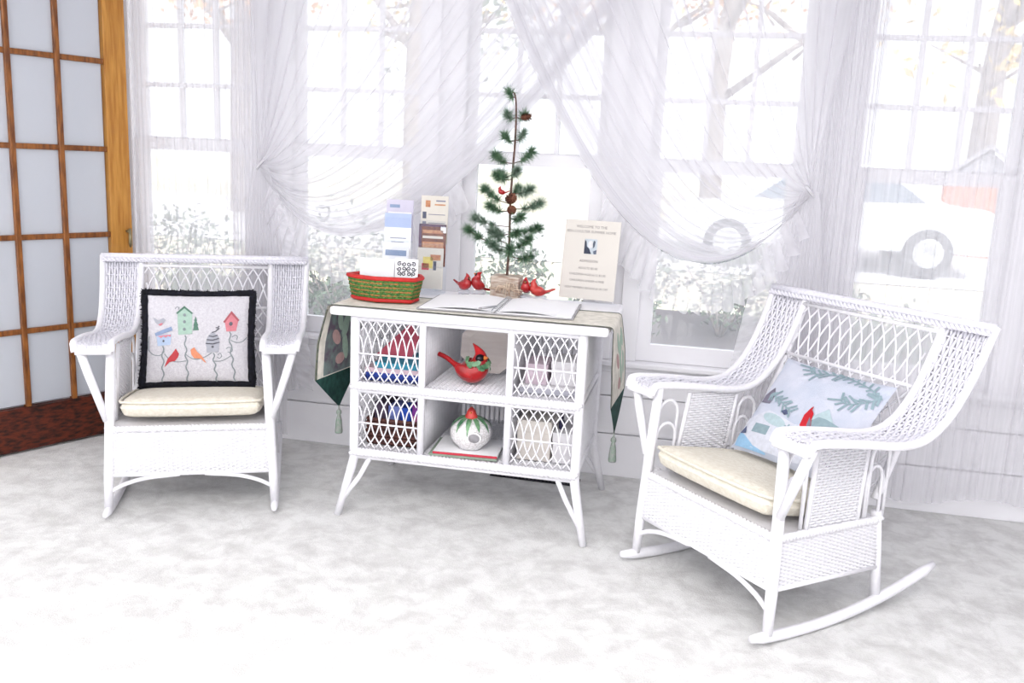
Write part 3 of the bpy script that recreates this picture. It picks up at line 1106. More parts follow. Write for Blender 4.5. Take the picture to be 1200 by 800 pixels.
# two shelves with braided front edges
for z in (zM, zB):
    weave(lambda u, v: (lerp(PX0, PX1, u), lerp(PY0, PY1, v), z), lambda u, v: (0, 0, 1), 50, 44, 0.006).build('woven_shelf', W_WICK, TB, kind='stuff')
    MB().box(PX0, PX1, PY0 + 0.01, PY1 - 0.01, z - 0.018, z - 0.006).build('shelf_board', W_WICK, TB, smooth=False)
    for y in (PY0 - 0.012, PY1 + 0.012):
        braid([(PX0 - 0.01, y, z), (PX1 + 0.01, y, z)], 0.017, 30).build('shelf_braid', W_WICK, TB, kind='stuff')
        MB().tube([(PX0, y * 1.0 + (0.01 if y < -0.5 else -0.01), z - 0.022), (PX1, y * 1.0 + (0.01 if y < -0.5 else -0.01), z - 0.022)], 0.012, 8).build('shelf_rail', W_WICK, TB)
    for x in (PX0, PX1):
        MB().tube([(x, PY0, z), (x, PY1, z)], 0.013, 8).build('shelf_rail', W_WICK, TB)
for y in (PY0, PY1):
    MB().tube([(PX0, y, TZ - 0.045), (PX1, y, TZ - 0.045)], 0.012, 8).build('top_rail', W_WICK, TB)


def lattice(P, wd, z0, z1, n, name='lattice_panel'):
    """crossing curved canes over a panel; P(a, z, off)"""
    root = bpy.data.objects.new(name, None)
    COL.objects.link(root)
    root.parent = TB
    for k in range(-3, n):
        for sg in (-1, 1):
            pts = []
            for i in range(17):
                t = i / 16
                a = (k + 3.0 * t + 0.32 * math.sin(2 * PI * t)) / (n - 1)
                if -0.001 <= a <= 1.001:
                    aa = a if sg > 0 else 1 - a
                    pts.append(P(aa, lerp(z0, z1, t), 0.003 * sg))
            if len(pts) > 2:
                MB().tube(pts, 0.0032, 5).build('lattice_cane', W_WICK, root)
    zm = lerp(z0, z1, 0.45)
    MB().tube([P(0, zm, -0.006), P(1, zm, -0.006)], 0.0042, 5).build('cross_cane', W_WICK, root)
    return root


for za, zb in ((zM + 0.018, TZ - 0.05), (zB + 0.018, zM - 0.03)):
    lattice(lambda a, z, o: (lerp(PX0 + 0.018, DX[0] - 0.014, a), PY0 + o, z), 0.27, za, zb, 8)
    lattice(lambda a, z, o: (lerp(DX[1] + 0.014, PX1 - 0.018, a), PY0 + o, z), 0.27, za, zb, 8)
    for x in (PX0, PX1):
        lattice(lambda a, z, o: (x + o, lerp(PY0 + 0.018, PY1 - 0.018, a), z), 0.54, za, zb, 14)
    # partitions of upright canes either side of the open middle bay
    for x in DX:
        rt_ = bpy.data.objects.new('partition', None)
        COL.objects.link(rt_)
        rt_.parent = TB
        cane_me = MB().tube([(0, 0, za - 0.01), (0, 0, zb + 0.02)], 0.0045, 6).mesh('cane', W_WICK)
        for k in range(1, 30):
            obj_of('cane', cane_me, rt_, (x, lerp(PY0, PY1, k / 30), 0))
    bk_ = bpy.data.objects.new('back_panel', None)
    COL.objects.link(bk_)
    bk_.parent = TB
    cane_me = MB().tube([(0, 0, za - 0.01), (0, 0, zb + 0.02)], 0.0045, 6).mesh('cane', W_WICK)
    for k in range(1, 40):
        obj_of('cane', cane_me, bk_, (lerp(PX0, PX1, k / 40), PY1, 0))

# ------------------------------------------------------------------ tapestry runner
RUN = mat('cream_tapestry', (236, 231, 220), 0.95, rgb2=(212, 208, 196), scale=28, bump=0.3, bscale=250)
RUNG = mat('leafy_green_tapestry', (120, 138, 134), 0.95, rgb2=(96, 84, 98), scale=22, bump=0.3, bscale=250)
RUNB = mat('runner_border', (70, 84, 80), 0.95, rgb2=(120, 124, 104), scale=60)
RUNP = mat('dark_green_velvet', (34, 78, 70), 0.9, rgb2=(12, 50, 46), scale=30, bump=0.3, bscale=250)
RUNT = mat('sage_tassel', (128, 146, 132), 0.95, rgb2=(150, 152, 150), scale=80)
RUNM = mat('pale_sage_motif', (172, 196, 178), 0.95, noise=0.15, scale=60)
RUNR = mat('dusty_rose_motif', (196, 162, 158), 0.95, noise=0.15, scale=60)
run = thing('table_runner', 'green and cream tapestry runner with tasselled points hanging off both table ends', 'table runner', (0, 0, TZ))
RY0, RY1 = -0.868, -0.505


def run_path(x_edge, sg, twist):
    """profile of the cloth over one end; returns fn(a across 0..1, l length past the edge)"""
    def f(a, l, off=0.0):
        y = lerp(RY0, RY1, a)
        if l <= 0:
            return Vector((x_edge + sg * l, y, 0.003 + off))
        r = 0.016
        if l < r * 1.57:
            th = l / r
            return Vector((x_edge + sg * (r + off) * math.sin(th) + 0, y, 0.003 - r + (r + off) * math.cos(th)))
        d = l - r * 1.57
        x = x_edge + sg * (r + off) + sg * 0.02 * math.sin(d * 5) + sg * twist * (0.5 - a) * min(1, d / 0.15)
        return Vector((x, y - 0.035 * min(1, d / 0.3) * twist * 8, 0.003 - r - d))
    return f


runL = run_path(TX0, -1, 0.05)
runR = run_path(TX1, 1, -0.02)
for side, F, motifcol in ((-1, runL, RUNG), (1, runR, RUN)):
    MB().grid(lambda u, v: F(u, lerp(-0.40, 0.33, v)), 12, 60).build('cloth', RUN, run)
    # dark woven borders along both long edges
    for a0, a1 in ((0.0, 0.035), (0.965, 1.0)):
        MB().grid(lambda u, v: F(lerp(a0, a1, u), lerp(-0.40, 0.33, v), 0.0015), 2, 60).build('border', RUNB, run)
        MB().grid(lambda u, v: F(lerp(a0, a1, u), lerp(0.03, 0.33, v), -0.0015), 2, 40).build('border', RUNB, run)
    # woven picture panel on the hanging part, both faces
    for o in (0.0012, -0.0012):
        MB().grid(lambda u, v: F(lerp(0.17 if side < 0 else 0.2, 0.92, u), lerp(0.03, 0.325, v), o), 8, 30).build('picture_panel', RUNG if side < 0 else RUN, run)
        for k, (a, l, rx, ry, rot, mm) in enumerate([(.45, .10, .03, .035, .4, RUNM), (.60, .13, .03, .05, -.3, RUNM), (.40, .17, .035, .03, .2, RUNR), (.62, .22, .03, .045, .6, RUNM), (.52, .27, .035, .025, 0, RUNR), (.75, .09, .03, .04, .1, RUNM), (.78, .20, .02, .05, .3, RUNM)]):
            applique('leaf_motif', [(p[0], p[1]) for p in ell(a, l, rx * 3, ry, 12, rot)], mm, run, lambda a_, l_, of: F(min(max(a_, 0), 1), l_, of), o * 2, 0.1)
    # pointed velvet end and its tassel
    for o in (0.001, -0.001):
        MB().grid(lambda u, v: F(lerp(lerp(0.0, 0.5, v), lerp(1.0, 0.5, v), u), 0.325 + 0.005 + 0.155 * v, o), 10, 10).build('pointed_end', RUNP, run)
    tip = F(0.5, 0.485)
    ts = MB()
    ts.tube([tip + Vector((0, 0, 0.005)), tip - Vector((0, 0, 0.02))], 0.004, 6)
    ts.lathe([(0.004, 0.0), (0.011, -0.008), (0.012, -0.018), (0.008, -0.026), (0.013, -0.05), (0.017, -0.10), (0.016, -0.108)], 12, c=tip - Vector((0, 0, 0.012)))
    ts.build('tassel', RUNT, run)
MB().grid(lambda u, v: (lerp(TX0 + 0.40, TX1 - 0.40, u), lerp(RY0, RY1, v), 0.003), 20, 4).build('cloth', RUN, run)
for y0, y1 in ((RY0, RY0 + 0.013), (RY1 - 0.013, RY1)):
    MB().grid(lambda u, v: (lerp(TX0 + 0.40, TX1 - 0.40, u), lerp(y0, y1, v), 0.0045), 20, 2).build('border', RUNB, run)

# ------------------------------------------------------------------ open guest book
PAGE = mat('white_page', (248, 248, 250), 0.8, noise=0.02, scale=5)
COVER = mat('grey_cover', (170, 168, 172), 0.6, noise=0.1)
RING = mat('steel_ring', (170, 172, 176), 0.3, metal=0.9, noise=0.1)
bk = thing('guest_book', 'open white ring-bound guest book lying on the table', 'book', (0.012, -0.60, TZ + 0.006), math.radians(3))
MB().box(-0.32, 0.32, -0.20, 0.20, 0.0, 0.004).build('cover', COVER, bk, smooth=False)
for sg in (-1, 1):
    MB().grid(lambda u, v: (sg * lerp(0.004, 0.312, u), lerp(-0.193, 0.193, v) * sg, 0.005 + 0.014 * math.sin(PI * min(1, u * 1.2)) ** 0.7 * (1 - 0.4 * u)), 20, 4).build('page', PAGE, bk)
    MB().box(min(sg * 0.012, sg * 0.31), max(sg * 0.012, sg * 0.31), -0.19, 0.19, 0.004, 0.0075).build('page_block', PAGE, bk, smooth=False)
for k in range(12):
    y = -0.17 + k * 0.031
    MB().tube([(0.014 * math.cos(a), y, 0.008 + 0.012 * math.sin(a)) for a in [PI * i / 8 for i in range(9)]], 0.0016, 5).build('ring', RING, bk)
pn = thing('pen', 'small grey pen lying in the fold of the guest book', 'pen', (0.004, -0.79, TZ + 0.0325), math.radians(60))
MB().tube([(-0.05, 0, 0), (0.035, 0, 0), (0.05, 0, 0)], [0.0045, 0.0045, 0.001], 8).build('barrel', RING, pn)
MB().tube([(-0.062, 0, 0), (-0.05, 0, 0)], 0.0052, 8).build('cap', COVER, pn)

# ------------------------------------------------------------------ woven basket with cards
BKRED = mat('red_basket_rim', (196, 42, 40), 0.6, noise=0.2, scale=50)
BKGRN = mat('green_weave', (92, 140, 66), 0.7, rgb2=(40, 92, 46), scale=90)
BKTAN = mat('red_green_weave', (190, 120, 70), 0.7, rgb2=(70, 120, 60), scale=90)
bs = thing('woven_basket', 'red and green woven basket of cards on the table', 'basket', (-0.49, -0.655, TZ + 0.006), math.radians(6))
oct_b = [(-0.135, -0.015), (-0.095, -0.055), (-0.015, -0.085), (0.125, -0.07), (0.14, 0.0), (0.12, 0.055), (0.0, 0.08), (-0.10, 0.06)]
cen = Vector((0, 0, 0))


def bk_at(t, z):
    t = t % 8
    i = int(t)
    a, b = oct_b[i], oct_b[(i + 1) % 8]
    k = 1 + 0.16 * z / 0.105
    return Vector((lerp(a[0], b[0], t - i) * k, lerp(a[1], b[1], t - i) * k, z))


MB().prism(oct_b, 0.004, lambda a, b, t: (a, b, t)).build('base', BKGRN, bs, smooth=False)
for r in range(9):
    z = 0.022 + r * 0.0085
    mb = MB()
    pts = []
    for k in range(96):
        p = bk_at(k / 12, z)
        n_ = Vector((p.x, p.y, 0)).normalized()
        pts.append(p + n_ * (0.0022 if (k + r) % 2 else -0.0022))
    mb.tube(pts, 0.0044, 5, closed=True)
    mb.build('weave_row', BKTAN if r % 2 else BKGRN, bs)
sk = MB()
for k in range(48):
    sk.tube([bk_at(k / 6, 0.01), bk_at(k / 6, 0.1)], 0.0032, 5)
sk.build('weave_stakes', BKGRN, bs, kind='stuff')
for z, r in ((0.010, 0.009), (0.102, 0.0095)):
    MB().tube([bk_at(k / 4, z) for k in range(32)], r, 7, closed=True).build('rim', BKRED, bs)
CW = mat('white_card', (246, 246, 250), 0.7, noise=0.02, scale=4)
INK = flat('black_ink', (52, 54, 66), 0.7)
for k, (x, y, wd, ht, tl, lab) in enumerate([(-0.045, 0.025, 0.15, 0.165, 6, 'blank white card standing at the left in the red basket'), (-0.02, 0.045, 0.14, 0.16, 9, 'second blank white card behind the first in the red basket'), (0.085, 0.018, 0.10, 0.17, 5, 'white card with a black scroll ornament in the red basket')]):
    a = bs.rotation_euler.z
    cdv = thing('card', lab, 'card', (bs.location.x + x * math.cos(a) - y * math.sin(a), bs.location.y + x * math.sin(a) + y * math.cos(a), TZ + 0.013), a, group='cards in the basket')
    cdv.rotation_euler = (math.radians(-tl), 0, a)
    MB().box(-wd / 2, wd / 2, 0, 0.0016, 0, ht).build('sheet', CW, cdv, smooth=False)
    if k == 2:
        Sc = lambda a_, b_, of: Vector((a_, -0.0006, b_))
        for sg in (-1, 1):
            for cx, cz, r0, r1, a0, a1 in [(cx_, cz_, 0.002, 0.0098, q_, q_ + 8) for cx_, q0_ in ((0.0105, 0.5), (0.031, 2.6)) for cz_, q_ in ((0.106, q0_), (0.127, q0_ + 2.2), (0.148, q0_ + 4.4))]:
                pts = []
                for i in range(26):
                    t = i / 25
                    aa = lerp(a0, a1, t)
                    rr_ = lerp(r0, r1, t)
                    pts.append((sg * (cx + rr_ * math.cos(aa)), cz + rr_ * math.sin(aa)))
                strip('scroll_ornament', pts, 0.0042, INK, cdv, Sc)

# ------------------------------------------------------------------ brochure racks
ACR = glass_mat('clear_acrylic', 0.03, 0.02)
P_LIL = mat('lilac_paper', (200, 196, 214), 0.7, noise=0.04, scale=30)
P_BLU = mat('sky_blue_paper', (176, 190, 224), 0.7, noise=0.06, scale=20)
P_SLT = mat('slate_paper', (140, 158, 188), 0.7, noise=0.1, scale=40)
P_CRM = mat('ivory_paper', (210, 205, 196), 0.7, noise=0.04, scale=30)
P_BRN = mat('brown_print', (134, 82, 62), 0.7, rgb2=(94, 52, 48), scale=40)
P_TAN = mat('tan_print', (196, 150, 110), 0.7, rgb2=(170, 110, 84), scale=50)
P_GRY = flat('grey_ink', (130, 130, 150))
P_PUR = flat('plum_print', (92, 66, 92))
P_YEL = flat('yellow_print', (224, 206, 120))
P_RSE = flat('raspberry_print', (206, 74, 98))
P_DGR = flat('dark_grey_print', (88, 92, 110))


def rack(name, label, loc, rz, tiers):
    o = thing(name, label, 'brochure rack', loc, rz, group='clear brochure racks')
    MB().box(-0.062, 0.062, -0.085, 0.03, 0, 0.004).build('base', ACR, o, smooth=False)
    MB().box(-0.062, 0.062, 0.026, 0.030, 0, 0.36).build('back_sheet', ACR, o, smooth=False)
    for z, y in tiers:
        MB().box(-0.062, 0.062, y - 0.022, y - 0.019, z, z + 0.11).build('pocket', ACR, o, smooth=False)
        MB().box(-0.062, 0.062, y - 0.022, y + 0.02, z, z + 0.003).build('pocket_floor', ACR, o, smooth=False)
    return o


def leaflet(label, rk, z, y, ht, wd, tilt, parts, base):
    a = rk.rotation_euler.z
    o = thing('leaflet', label, 'leaflet', (rk.location.x - y * math.sin(a), rk.location.y + y * math.cos(a), rk.location.z + z), a, group='leaflets in the racks')
    o.rotation_euler = (math.radians(-tilt), 0, a)
    MB().box(-wd / 2, wd / 2, 0, 0.004, 0, ht).build('paper', base, o, smooth=False)
    Sc = lambda a_, b_, of: Vector((a_ * wd, -0.0004 - of * 0.4, b_ * ht))
    for nm, x0, x1, z0, z1, m in parts:
        applique(nm, [(x0 - .5, z0), (x1 - .5, z0), (x1 - .5, z1), (x0 - .5, z1)], m, o, Sc, 0.001, 9)
    return o


RK1 = rack('brochure_rack', 'clear brochure rack with blue and white leaflets behind the red basket', (-0.545, -0.34, TZ + 0.006), math.radians(4), ((0.02, -0.05), (0.12, -0.02), (0.22, 0.01)))
RK2 = rack('brochure_rack', 'clear brochure rack with brown and ivory leaflets, right of the blue leaflets', (-0.385, -0.325, TZ + 0.001), math.radians(4), ((0.02, -0.05), (0.12, -0.02), (0.22, 0.01)))
lines = [('line_of_type', .22, .82, .50, .515, P_GRY), ('line_of_type', .26, .74, .42, .435, P_GRY)]
leaflet('pale lilac leaflet with small pictures, topmost in the left rack', RK1, 0.225, 0.016, 0.185, 0.125, 3, [('heading', .12, .5, .80, .88, P_SLT), ('white_band', .06, .94, .5, .7, CW), ('photo', .16, .44, .52, .66, P_DGR), ('photo', .50, .84, .52, .64, P_GRY)], P_LIL)
leaflet('white leaflet with a sky blue band in the left rack', RK1, 0.124, -0.014, 0.225, 0.125, 3, [('blue_band', 0, 1, .72, 1, P_BLU)] + lines, CW)
leaflet('white leaflet with a slate stripe, lowest in the left rack', RK1, 0.024, -0.045, 0.17, 0.122, 4, [('slate_stripe', .1, .9, .80, .95, P_SLT)], CW)
leaflet('tall ivory leaflet with small pictures, topmost in the right rack', RK2, 0.225, 0.016, 0.215, 0.125, 3, [('emblem', .16, .34, .76, .9, P_TAN), ('heading', .55, .9, .88, .91, P_GRY), ('heading', .5, .9, .80, .83, P_TAN), ('photo', .06, .2, .52, .66, P_DGR), ('photo', .06, .2, .34, .46, P_GRY), ('line_of_type', .28, .9, .6, .615, P_GRY), ('line_of_type', .28, .9, .42, .435, P_GRY)], P_CRM)
leaflet('dark brown leaflet showing a row of books in the right rack', RK2, 0.124, -0.014, 0.19, 0.125, 3, [('plum_edge', 0, .1, .45, 1, P_PUR), ('plum_edge', 0, 1, .94, 1, P_PUR), ('tan_row', .14, .9, .78, .86, P_TAN), ('white_row', .14, .9, .66, .72, P_CRM), ('tan_row', .14, .92, .44, .58, P_TAN), ('white_corner', .8, 1, .80, .96, CW)], P_BRN)
leaflet('pale leaflet with bright pictures, lowest in the right rack', RK2, 0.024, -0.045, 0.185, 0.120, 4, [('yellow_picture', .22, .6, .50, .78, P_YEL), ('raspberry_picture', .18, .46, .46, .62, P_RSE), ('grey_picture', .62, .74, .46, .68, P_DGR), ('tan_picture', .5, .9, .70, .84, P_TAN)], P_CRM)

# ------------------------------------------------------------------ welcome sign
sg_ = thing('welcome_sign', 'cream welcome sign with a portrait in a clear stand', 'sign', (0.325, -0.285, TZ + 0.006), math.radians(-9))
sg_.rotation_euler = (math.radians(-8), 0, math.radians(-9))
P_SIGN = mat('cream_board', (218, 213, 206), 0.75, noise=0.02, scale=6)
MB().box(-0.128, 0.128, 0, 0.003, 0.012, 0.365).build('sheet', P_SIGN, sg_, smooth=False)
MB().box(-0.132, 0.132, -0.004, -0.002, 0.0, 0.368).build('front_pane', glass_mat('thin_acrylic', 0.0, 0.008, (254, 254, 254)), sg_, smooth=False)
MB().box(-0.132, 0.132, -0.05, 0.05, 0.0, 0.003).build('foot', ACR, sg_, smooth=False)
SI = flat('brown_grey_ink', (128, 120, 122))
for txt, z, s in (('WELCOME TO THE', 0.330, 0.0165), ('BEN COULTER SUMMER HOME', 0.308, 0.0165), ('ADMISSION', 0.178, 0.0165), ('ADULTS $5.00', 0.146, 0.0145), ('CHILDREN AGES 6-12 $3.00', 0.118, 0.0140), ('CHILDREN UNDER 6 FREE', 0.090, 0.0140), ('GOLF MEMBERS RECEIVE $1.00 OFF', 0.058, 0.0130)):
    text_mesh('lettering', txt, s, SI, sg_, Matrix.Translation((-0.004, -0.0006, z)) @ Matrix.Rotation(PI / 2, 4, 'X'))
Ss = lambda a_, b_, of: Vector((a_, -of, b_))
ph = applique('portrait_photo', [(-0.030, .215), (0.028, .215), (0.028, .282), (-0.030, .282)], flat('photo_grey', (196, 206, 214)), sg_, Ss, 0.0008, 9)
applique('dark_coat', [(-0.030, .2155), (0.004, .2155), (-0.006, .238), (-0.018, .248), (-0.022, .27), (-0.030, .278)], flat('photo_navy', (50, 56, 76)), sg_, Ss, 0.0012, 9)
applique('face', ell(-0.002, .258, .012, .017, 14), flat('photo_face', (222, 222, 224)), sg_, Ss, 0.0012, 9)
applique('hair', [(0.008, .262), (0.012, .276), (0.004, .28), (0.020, .272), (0.018, .25), (0.010, .24)], flat('photo_slate', (90, 100, 116)), sg_, Ss, 0.0014, 9)
applique('dark_sleeve', [(0.012, .228), (0.028, .236), (0.028, .2155), (0.016, .2155)], flat('photo_slate_coat', (96, 104, 122)), sg_, Ss, 0.0012, 9)


# ================================================================== small pine tree
PINE = mat('pine_needles', (110, 142, 108), 0.7, rgb2=(66, 102, 78), scale=50)
PINEF = mat('frosted_needles', (140, 158, 142), 0.7, rgb2=(84, 116, 94), scale=50)
TWIG = mat('brown_twig', (112, 88, 80), 0.85, rgb2=(84, 62, 56), scale=60)
CONE = mat('pine_cone', (128, 82, 62), 0.8, rgb2=(90, 54, 42), scale=60)
BIRCH = mat('birch_bark_box', (206, 194, 182), 0.85, rgb2=(160, 136, 120), scale=24, stretch=(1, 1, 5))
RAFF = mat('raffia', (222, 204, 184), 0.8, rgb2=(196, 170, 150), scale=50)
CARD = mat('cardinal_red', (190, 30, 34), 0.3, rgb2=(150, 14, 20), scale=16, coat=0.6)
CARD2 = mat('coral_red', (206, 66, 56), 0.35, rgb2=(176, 40, 40), scale=20, coat=0.5)
BLK = flat('black_mask', (20, 16, 26), 0.3)
BEAK = flat('amber_beak', (214, 120, 50), 0.4)
CLEAR = glass_mat('clear_glass_perch', 0.35, 0.12)

PX, PY = -0.04, -0.285
pt = thing('pine_tree', 'small artificial pine tree with cones in a birch bark box', 'tree', (PX, PY, TZ + 0.001))
MB().box(-0.066, 0.066, -0.05, 0.05, 0, 0.10).build('bark_box', BIRCH, pt, smooth=False, bevel=0.006)
trunk = smooth_path([(0.0, 0, 0.09), (0.004, 0, 0.25), (0.0, 0.004, 0.45), (0.010, 0, 0.70), (0.008, 0, 0.84), (0.0, 0, 0.895), (-0.012, 0, 0.905)], 5)
MB().tube(trunk, [lerp(0.0065, 0.003, i / (len(trunk) - 1)) for i in range(len(trunk))], 7).build('trunk', TWIG, pt)


def trunk_at(z):
    for a, b in zip(trunk, trunk[1:]):
        if a.z <= z <= b.z:
            return a.lerp(b, (z - a.z) / max(b.z - a.z, 1e-6))
    return trunk[-1]


def branch(z0, dx, dy, dz, bush, m, seed):
    rnd = random.Random(seed)
    p = trunk_at(z0)
    q = p + Vector((dx, dy, dz))
    mid = p.lerp(q, 0.55) + Vector((0, 0, -0.012))
    path = smooth_path([p, mid, q], 6)
    mb = MB()
    mb.tube(path, 0.0022, 5)
    b = mb.build('branch', TWIG, pt)
    nd = MB()
    L = (q - p).length
    for k in range(bush):
        t = rnd.choice((0.45, 0.68, 0.72, 0.95, 0.97, 1.0)) * rnd.uniform(0.94, 1.0)
        f = t * (len(path) - 1)
        i = min(int(f), len(path) - 2)
        c = path[i].lerp(path[i + 1], f - i)
        ax = (path[i + 1] - path[i]).normalized()
        d = (ax * rnd.uniform(0.1, 1.3) + Vector((rnd.gauss(0, .9), rnd.gauss(0, .9), rnd.gauss(0, .9)))).normalized()
        e = c + d * rnd.uniform(0.020, 0.056)
        s = d.cross(Vector((rnd.gauss(0, 1), rnd.gauss(0, 1), rnd.gauss(0, 1)))).normalized() * 0.0011
        j = len(nd.v)
        nd.v += [tuple(c - s), tuple(c + s), tuple(e)]
        nd.f.append((j, j + 1, j + 2))
    nd.build('needles', m, b, kind='stuff')


BR = [(0.885, -0.028, 0, 0.02, 110), (0.80, -0.035, -.01, 0.008, 150), (0.80, 0.035, .01, 0.012, 120), (0.70, -0.045, 0, 0.015, 150), (0.70, 0.035, 0, 0.03, 130),
      (0.60, -0.075, -.02, 0.03, 230), (0.60, 0.075, .02, 0.055, 200), (0.55, 0.03, -.05, 0.02, 200), (0.55, -0.06, .03, 0.0, 200), (0.53, -0.07, -.01, 0.015, 200),
      (0.47, 0.085, 0, 0.02, 230), (0.47, 0.02, .06, 0.02, 160), (0.42, -0.12, 0, 0.06, 280), (0.40, 0.13, .01, 0.03, 290), (0.39, -0.08, -.06, 0.02, 220),
      (0.36, 0.06, -.05, 0.01, 220), (0.32, -0.16, 0, 0.03, 330), (0.31, 0.125, .02, 0.01, 300), (0.30, 0.05, -.07, 0.0, 220), (0.29, -0.07, .05, 0.0, 220),
      (0.22, -0.19, -.01, 0.075, 360), (0.22, 0.09, -.01, 0.05, 260), (0.21, -0.06, -.07, 0.03, 260), (0.20, 0.02, -.08, 0.03, 250), (0.19, 0.09, .05, -0.005, 200), (0.24, -0.10, .06, 0.05, 220)]
for i, (z0, dx, dy, dz, n) in enumerate(BR):
    branch(z0, dx, dy, dz, n * 3, PINEF if i % 3 == 1 else PINE, 100 + i)


def cone(p, ax, L=0.045, r=0.017):
    mb = MB()
    ax = Vector(ax).normalized()
    q = ax.to_track_quat('Z', 'Y').to_matrix()
    mb.ball(p, (r * 0.7, r * 0.7, L / 2), 10, 8, m=q)
    for k in range(46):
        t = k / 46
        a = k * 2.4
        rr_ = r * math.sin(PI * (0.12 + 0.8 * t)) ** 0.7
        c = Vector(p) + q @ Vector((rr_ * 0.7 * math.cos(a), rr_ * 0.7 * math.sin(a), (t - 0.5) * L * 0.95))
        o = q @ Vector((math.cos(a), math.sin(a), 0.6)) * r * 0.55
        s = q @ Vector((-math.sin(a), math.cos(a), 0)) * r * 0.32
        j = len(mb.v)
        mb.v += [tuple(c - s), tuple(c + s), tuple(c + o + s * 0.6), tuple(c + o - s * 0.6)]
        mb.f.append((j, j + 1, j + 2, j + 3))
    mb.build('pine_cone', CONE, pt)


cone((0.055, -0.01, 0.80), (1, 0, 0.15))
cone((0.006, -0.03, 0.445), (0.6, -0.5, 0.3), 0.05, 0.02)
small_bird_spots = [(-0.035, -0.03, 0.462)]
cone((0.012, -0.02, 0.395), (0.2, -0.7, 0.2), 0.036)
rb = MB()
rnd = random.Random(6)
for k in range(16):
    a = rnd.uniform(-0.3, PI + 0.3)
    L = rnd.uniform(0.035, 0.075)
    c = Vector((0.022, -0.055, 0.045))
    m = c + Vector((math.cos(a) * L * 0.7, -0.014, math.sin(a) * L * 0.5))
    e = c + Vector((math.cos(a) * L, -0.008, -abs(math.sin(a)) * L * 0.5))
    rb.tube(smooth_path([c, m, e], 4), 0.0022, 4)
rb.ball((0.022, -0.056, 0.045), 0.010, 8, 6)
rb.build('raffia_bow', RAFF, pt, kind='stuff')
MB().tube([(-0.069, -0.053, 0.045), (0.069, -0.053, 0.045), (0.069, 0.053, 0.045), (-0.069, 0.053, 0.045)], 0.003, 5, closed=True).build('raffia_band', RAFF, pt)


# ------------------------------------------------------------------ cardinals
def cardinal_body(size, pose):
    """side-on path (x, z, radius) swept into one body; x forward"""
    mb = MB()
    pth = smooth_path([(a, 0, b) for a, b, r in pose], 5)
    rad = [p.x for p in smooth_path([(r, 0, 0) for a, b, r in pose], 5)]
    mb.tube([p * size for p in pth], [max(r, 0.002) * size for r in rad], 18)
    return mb


POSE = [(-1.55, 0.72, .07), (-1.2, 0.58, .10), (-0.72, 0.42, .15), (-0.40, 0.40, .38), (-0.02, 0.46, .46), (0.24, 0.62, .44), (0.30, 0.92, .30), (0.34, 1.12, .26), (0.30, 1.32, .15), (0.14, 1.52, .02)]


def small_bird(parent, loc, rz, size, m, tail_up=0.0):
    e = bpy.data.objects.new('bird', None)
    COL.objects.link(e)
    e.parent = parent
    e.location = loc
    e.rotation_euler = (0, tail_up, rz)
    cardinal_body(size, POSE).build('bird_body', m, e)
    MB().ball((0.56 * size, 0, 1.08 * size), (0.10 * size, 0.16 * size, 0.15 * size), 10, 6).build('face_mask', BLK, e)
    MB().lathe([(0.09 * size, 0), (0.055 * size, 0.09 * size), (0.004 * size, 0.2 * size)], 10, m=Matrix.Translation((0.62 * size, 0, 1.08 * size)) @ Matrix.Rotation(PI / 2, 4, 'Y')).build('beak', BEAK, e)
    for sg in (-1, 1):
        MB().ball((-0.12 * size, sg * 0.40 * size, 0.52 * size), (0.42 * size, 0.08 * size, 0.22 * size), 10, 6).build('wing', m, e)
    return e


for _p in small_bird_spots:
    small_bird(pt, _p, math.radians(200), 0.024, CARD)


def perch_pair(label, loc, rz, birds):
    o = thing('cardinal_figurine', label, 'figurine', loc, rz, group='pairs of glass cardinals')
    mb = MB()
    mb.tube(smooth_path([(-0.06, 0, 0.008), (-0.03, 0.01, 0.018), (0.01, -0.004, 0.014), (0.05, 0.004, 0.022), (0.066, 0, 0.012)], 4), 0.009, 8)
    mb.build('perch', CLEAR, o)
    MB().ball((-0.03, 0, 0.012), (0.03, 0.022, 0.012), 14, 8).build('perch_knob', CLEAR, o)
    MB().ball((0.035, 0, 0.014), (0.028, 0.02, 0.014), 14, 8).build('perch_knob', CLEAR, o)
    for lc, rz_, sz, m, tu in birds:
        small_bird(o, lc, rz_, sz, m, tu)
    return o


perch_pair('pair of red glass cardinals on a perch left of the birch bark box', (-0.20, -0.31, TZ + 0.001), 0, [((-0.030, 0, 0.022), math.radians(-35), 0.052, CARD, 0), ((0.018, 0, 0.030), math.radians(-140), 0.055, CARD, math.radians(-30))])
perch_pair('pair of coral red glass cardinals on a perch right of the birch bark box', (0.092, -0.33, TZ + 0.001), math.radians(-10), [((-0.034, 0, 0.030), math.radians(-80), 0.050, CARD, 0), ((0.020, 0, 0.022), math.radians(-165), 0.052, CARD2, 0)])

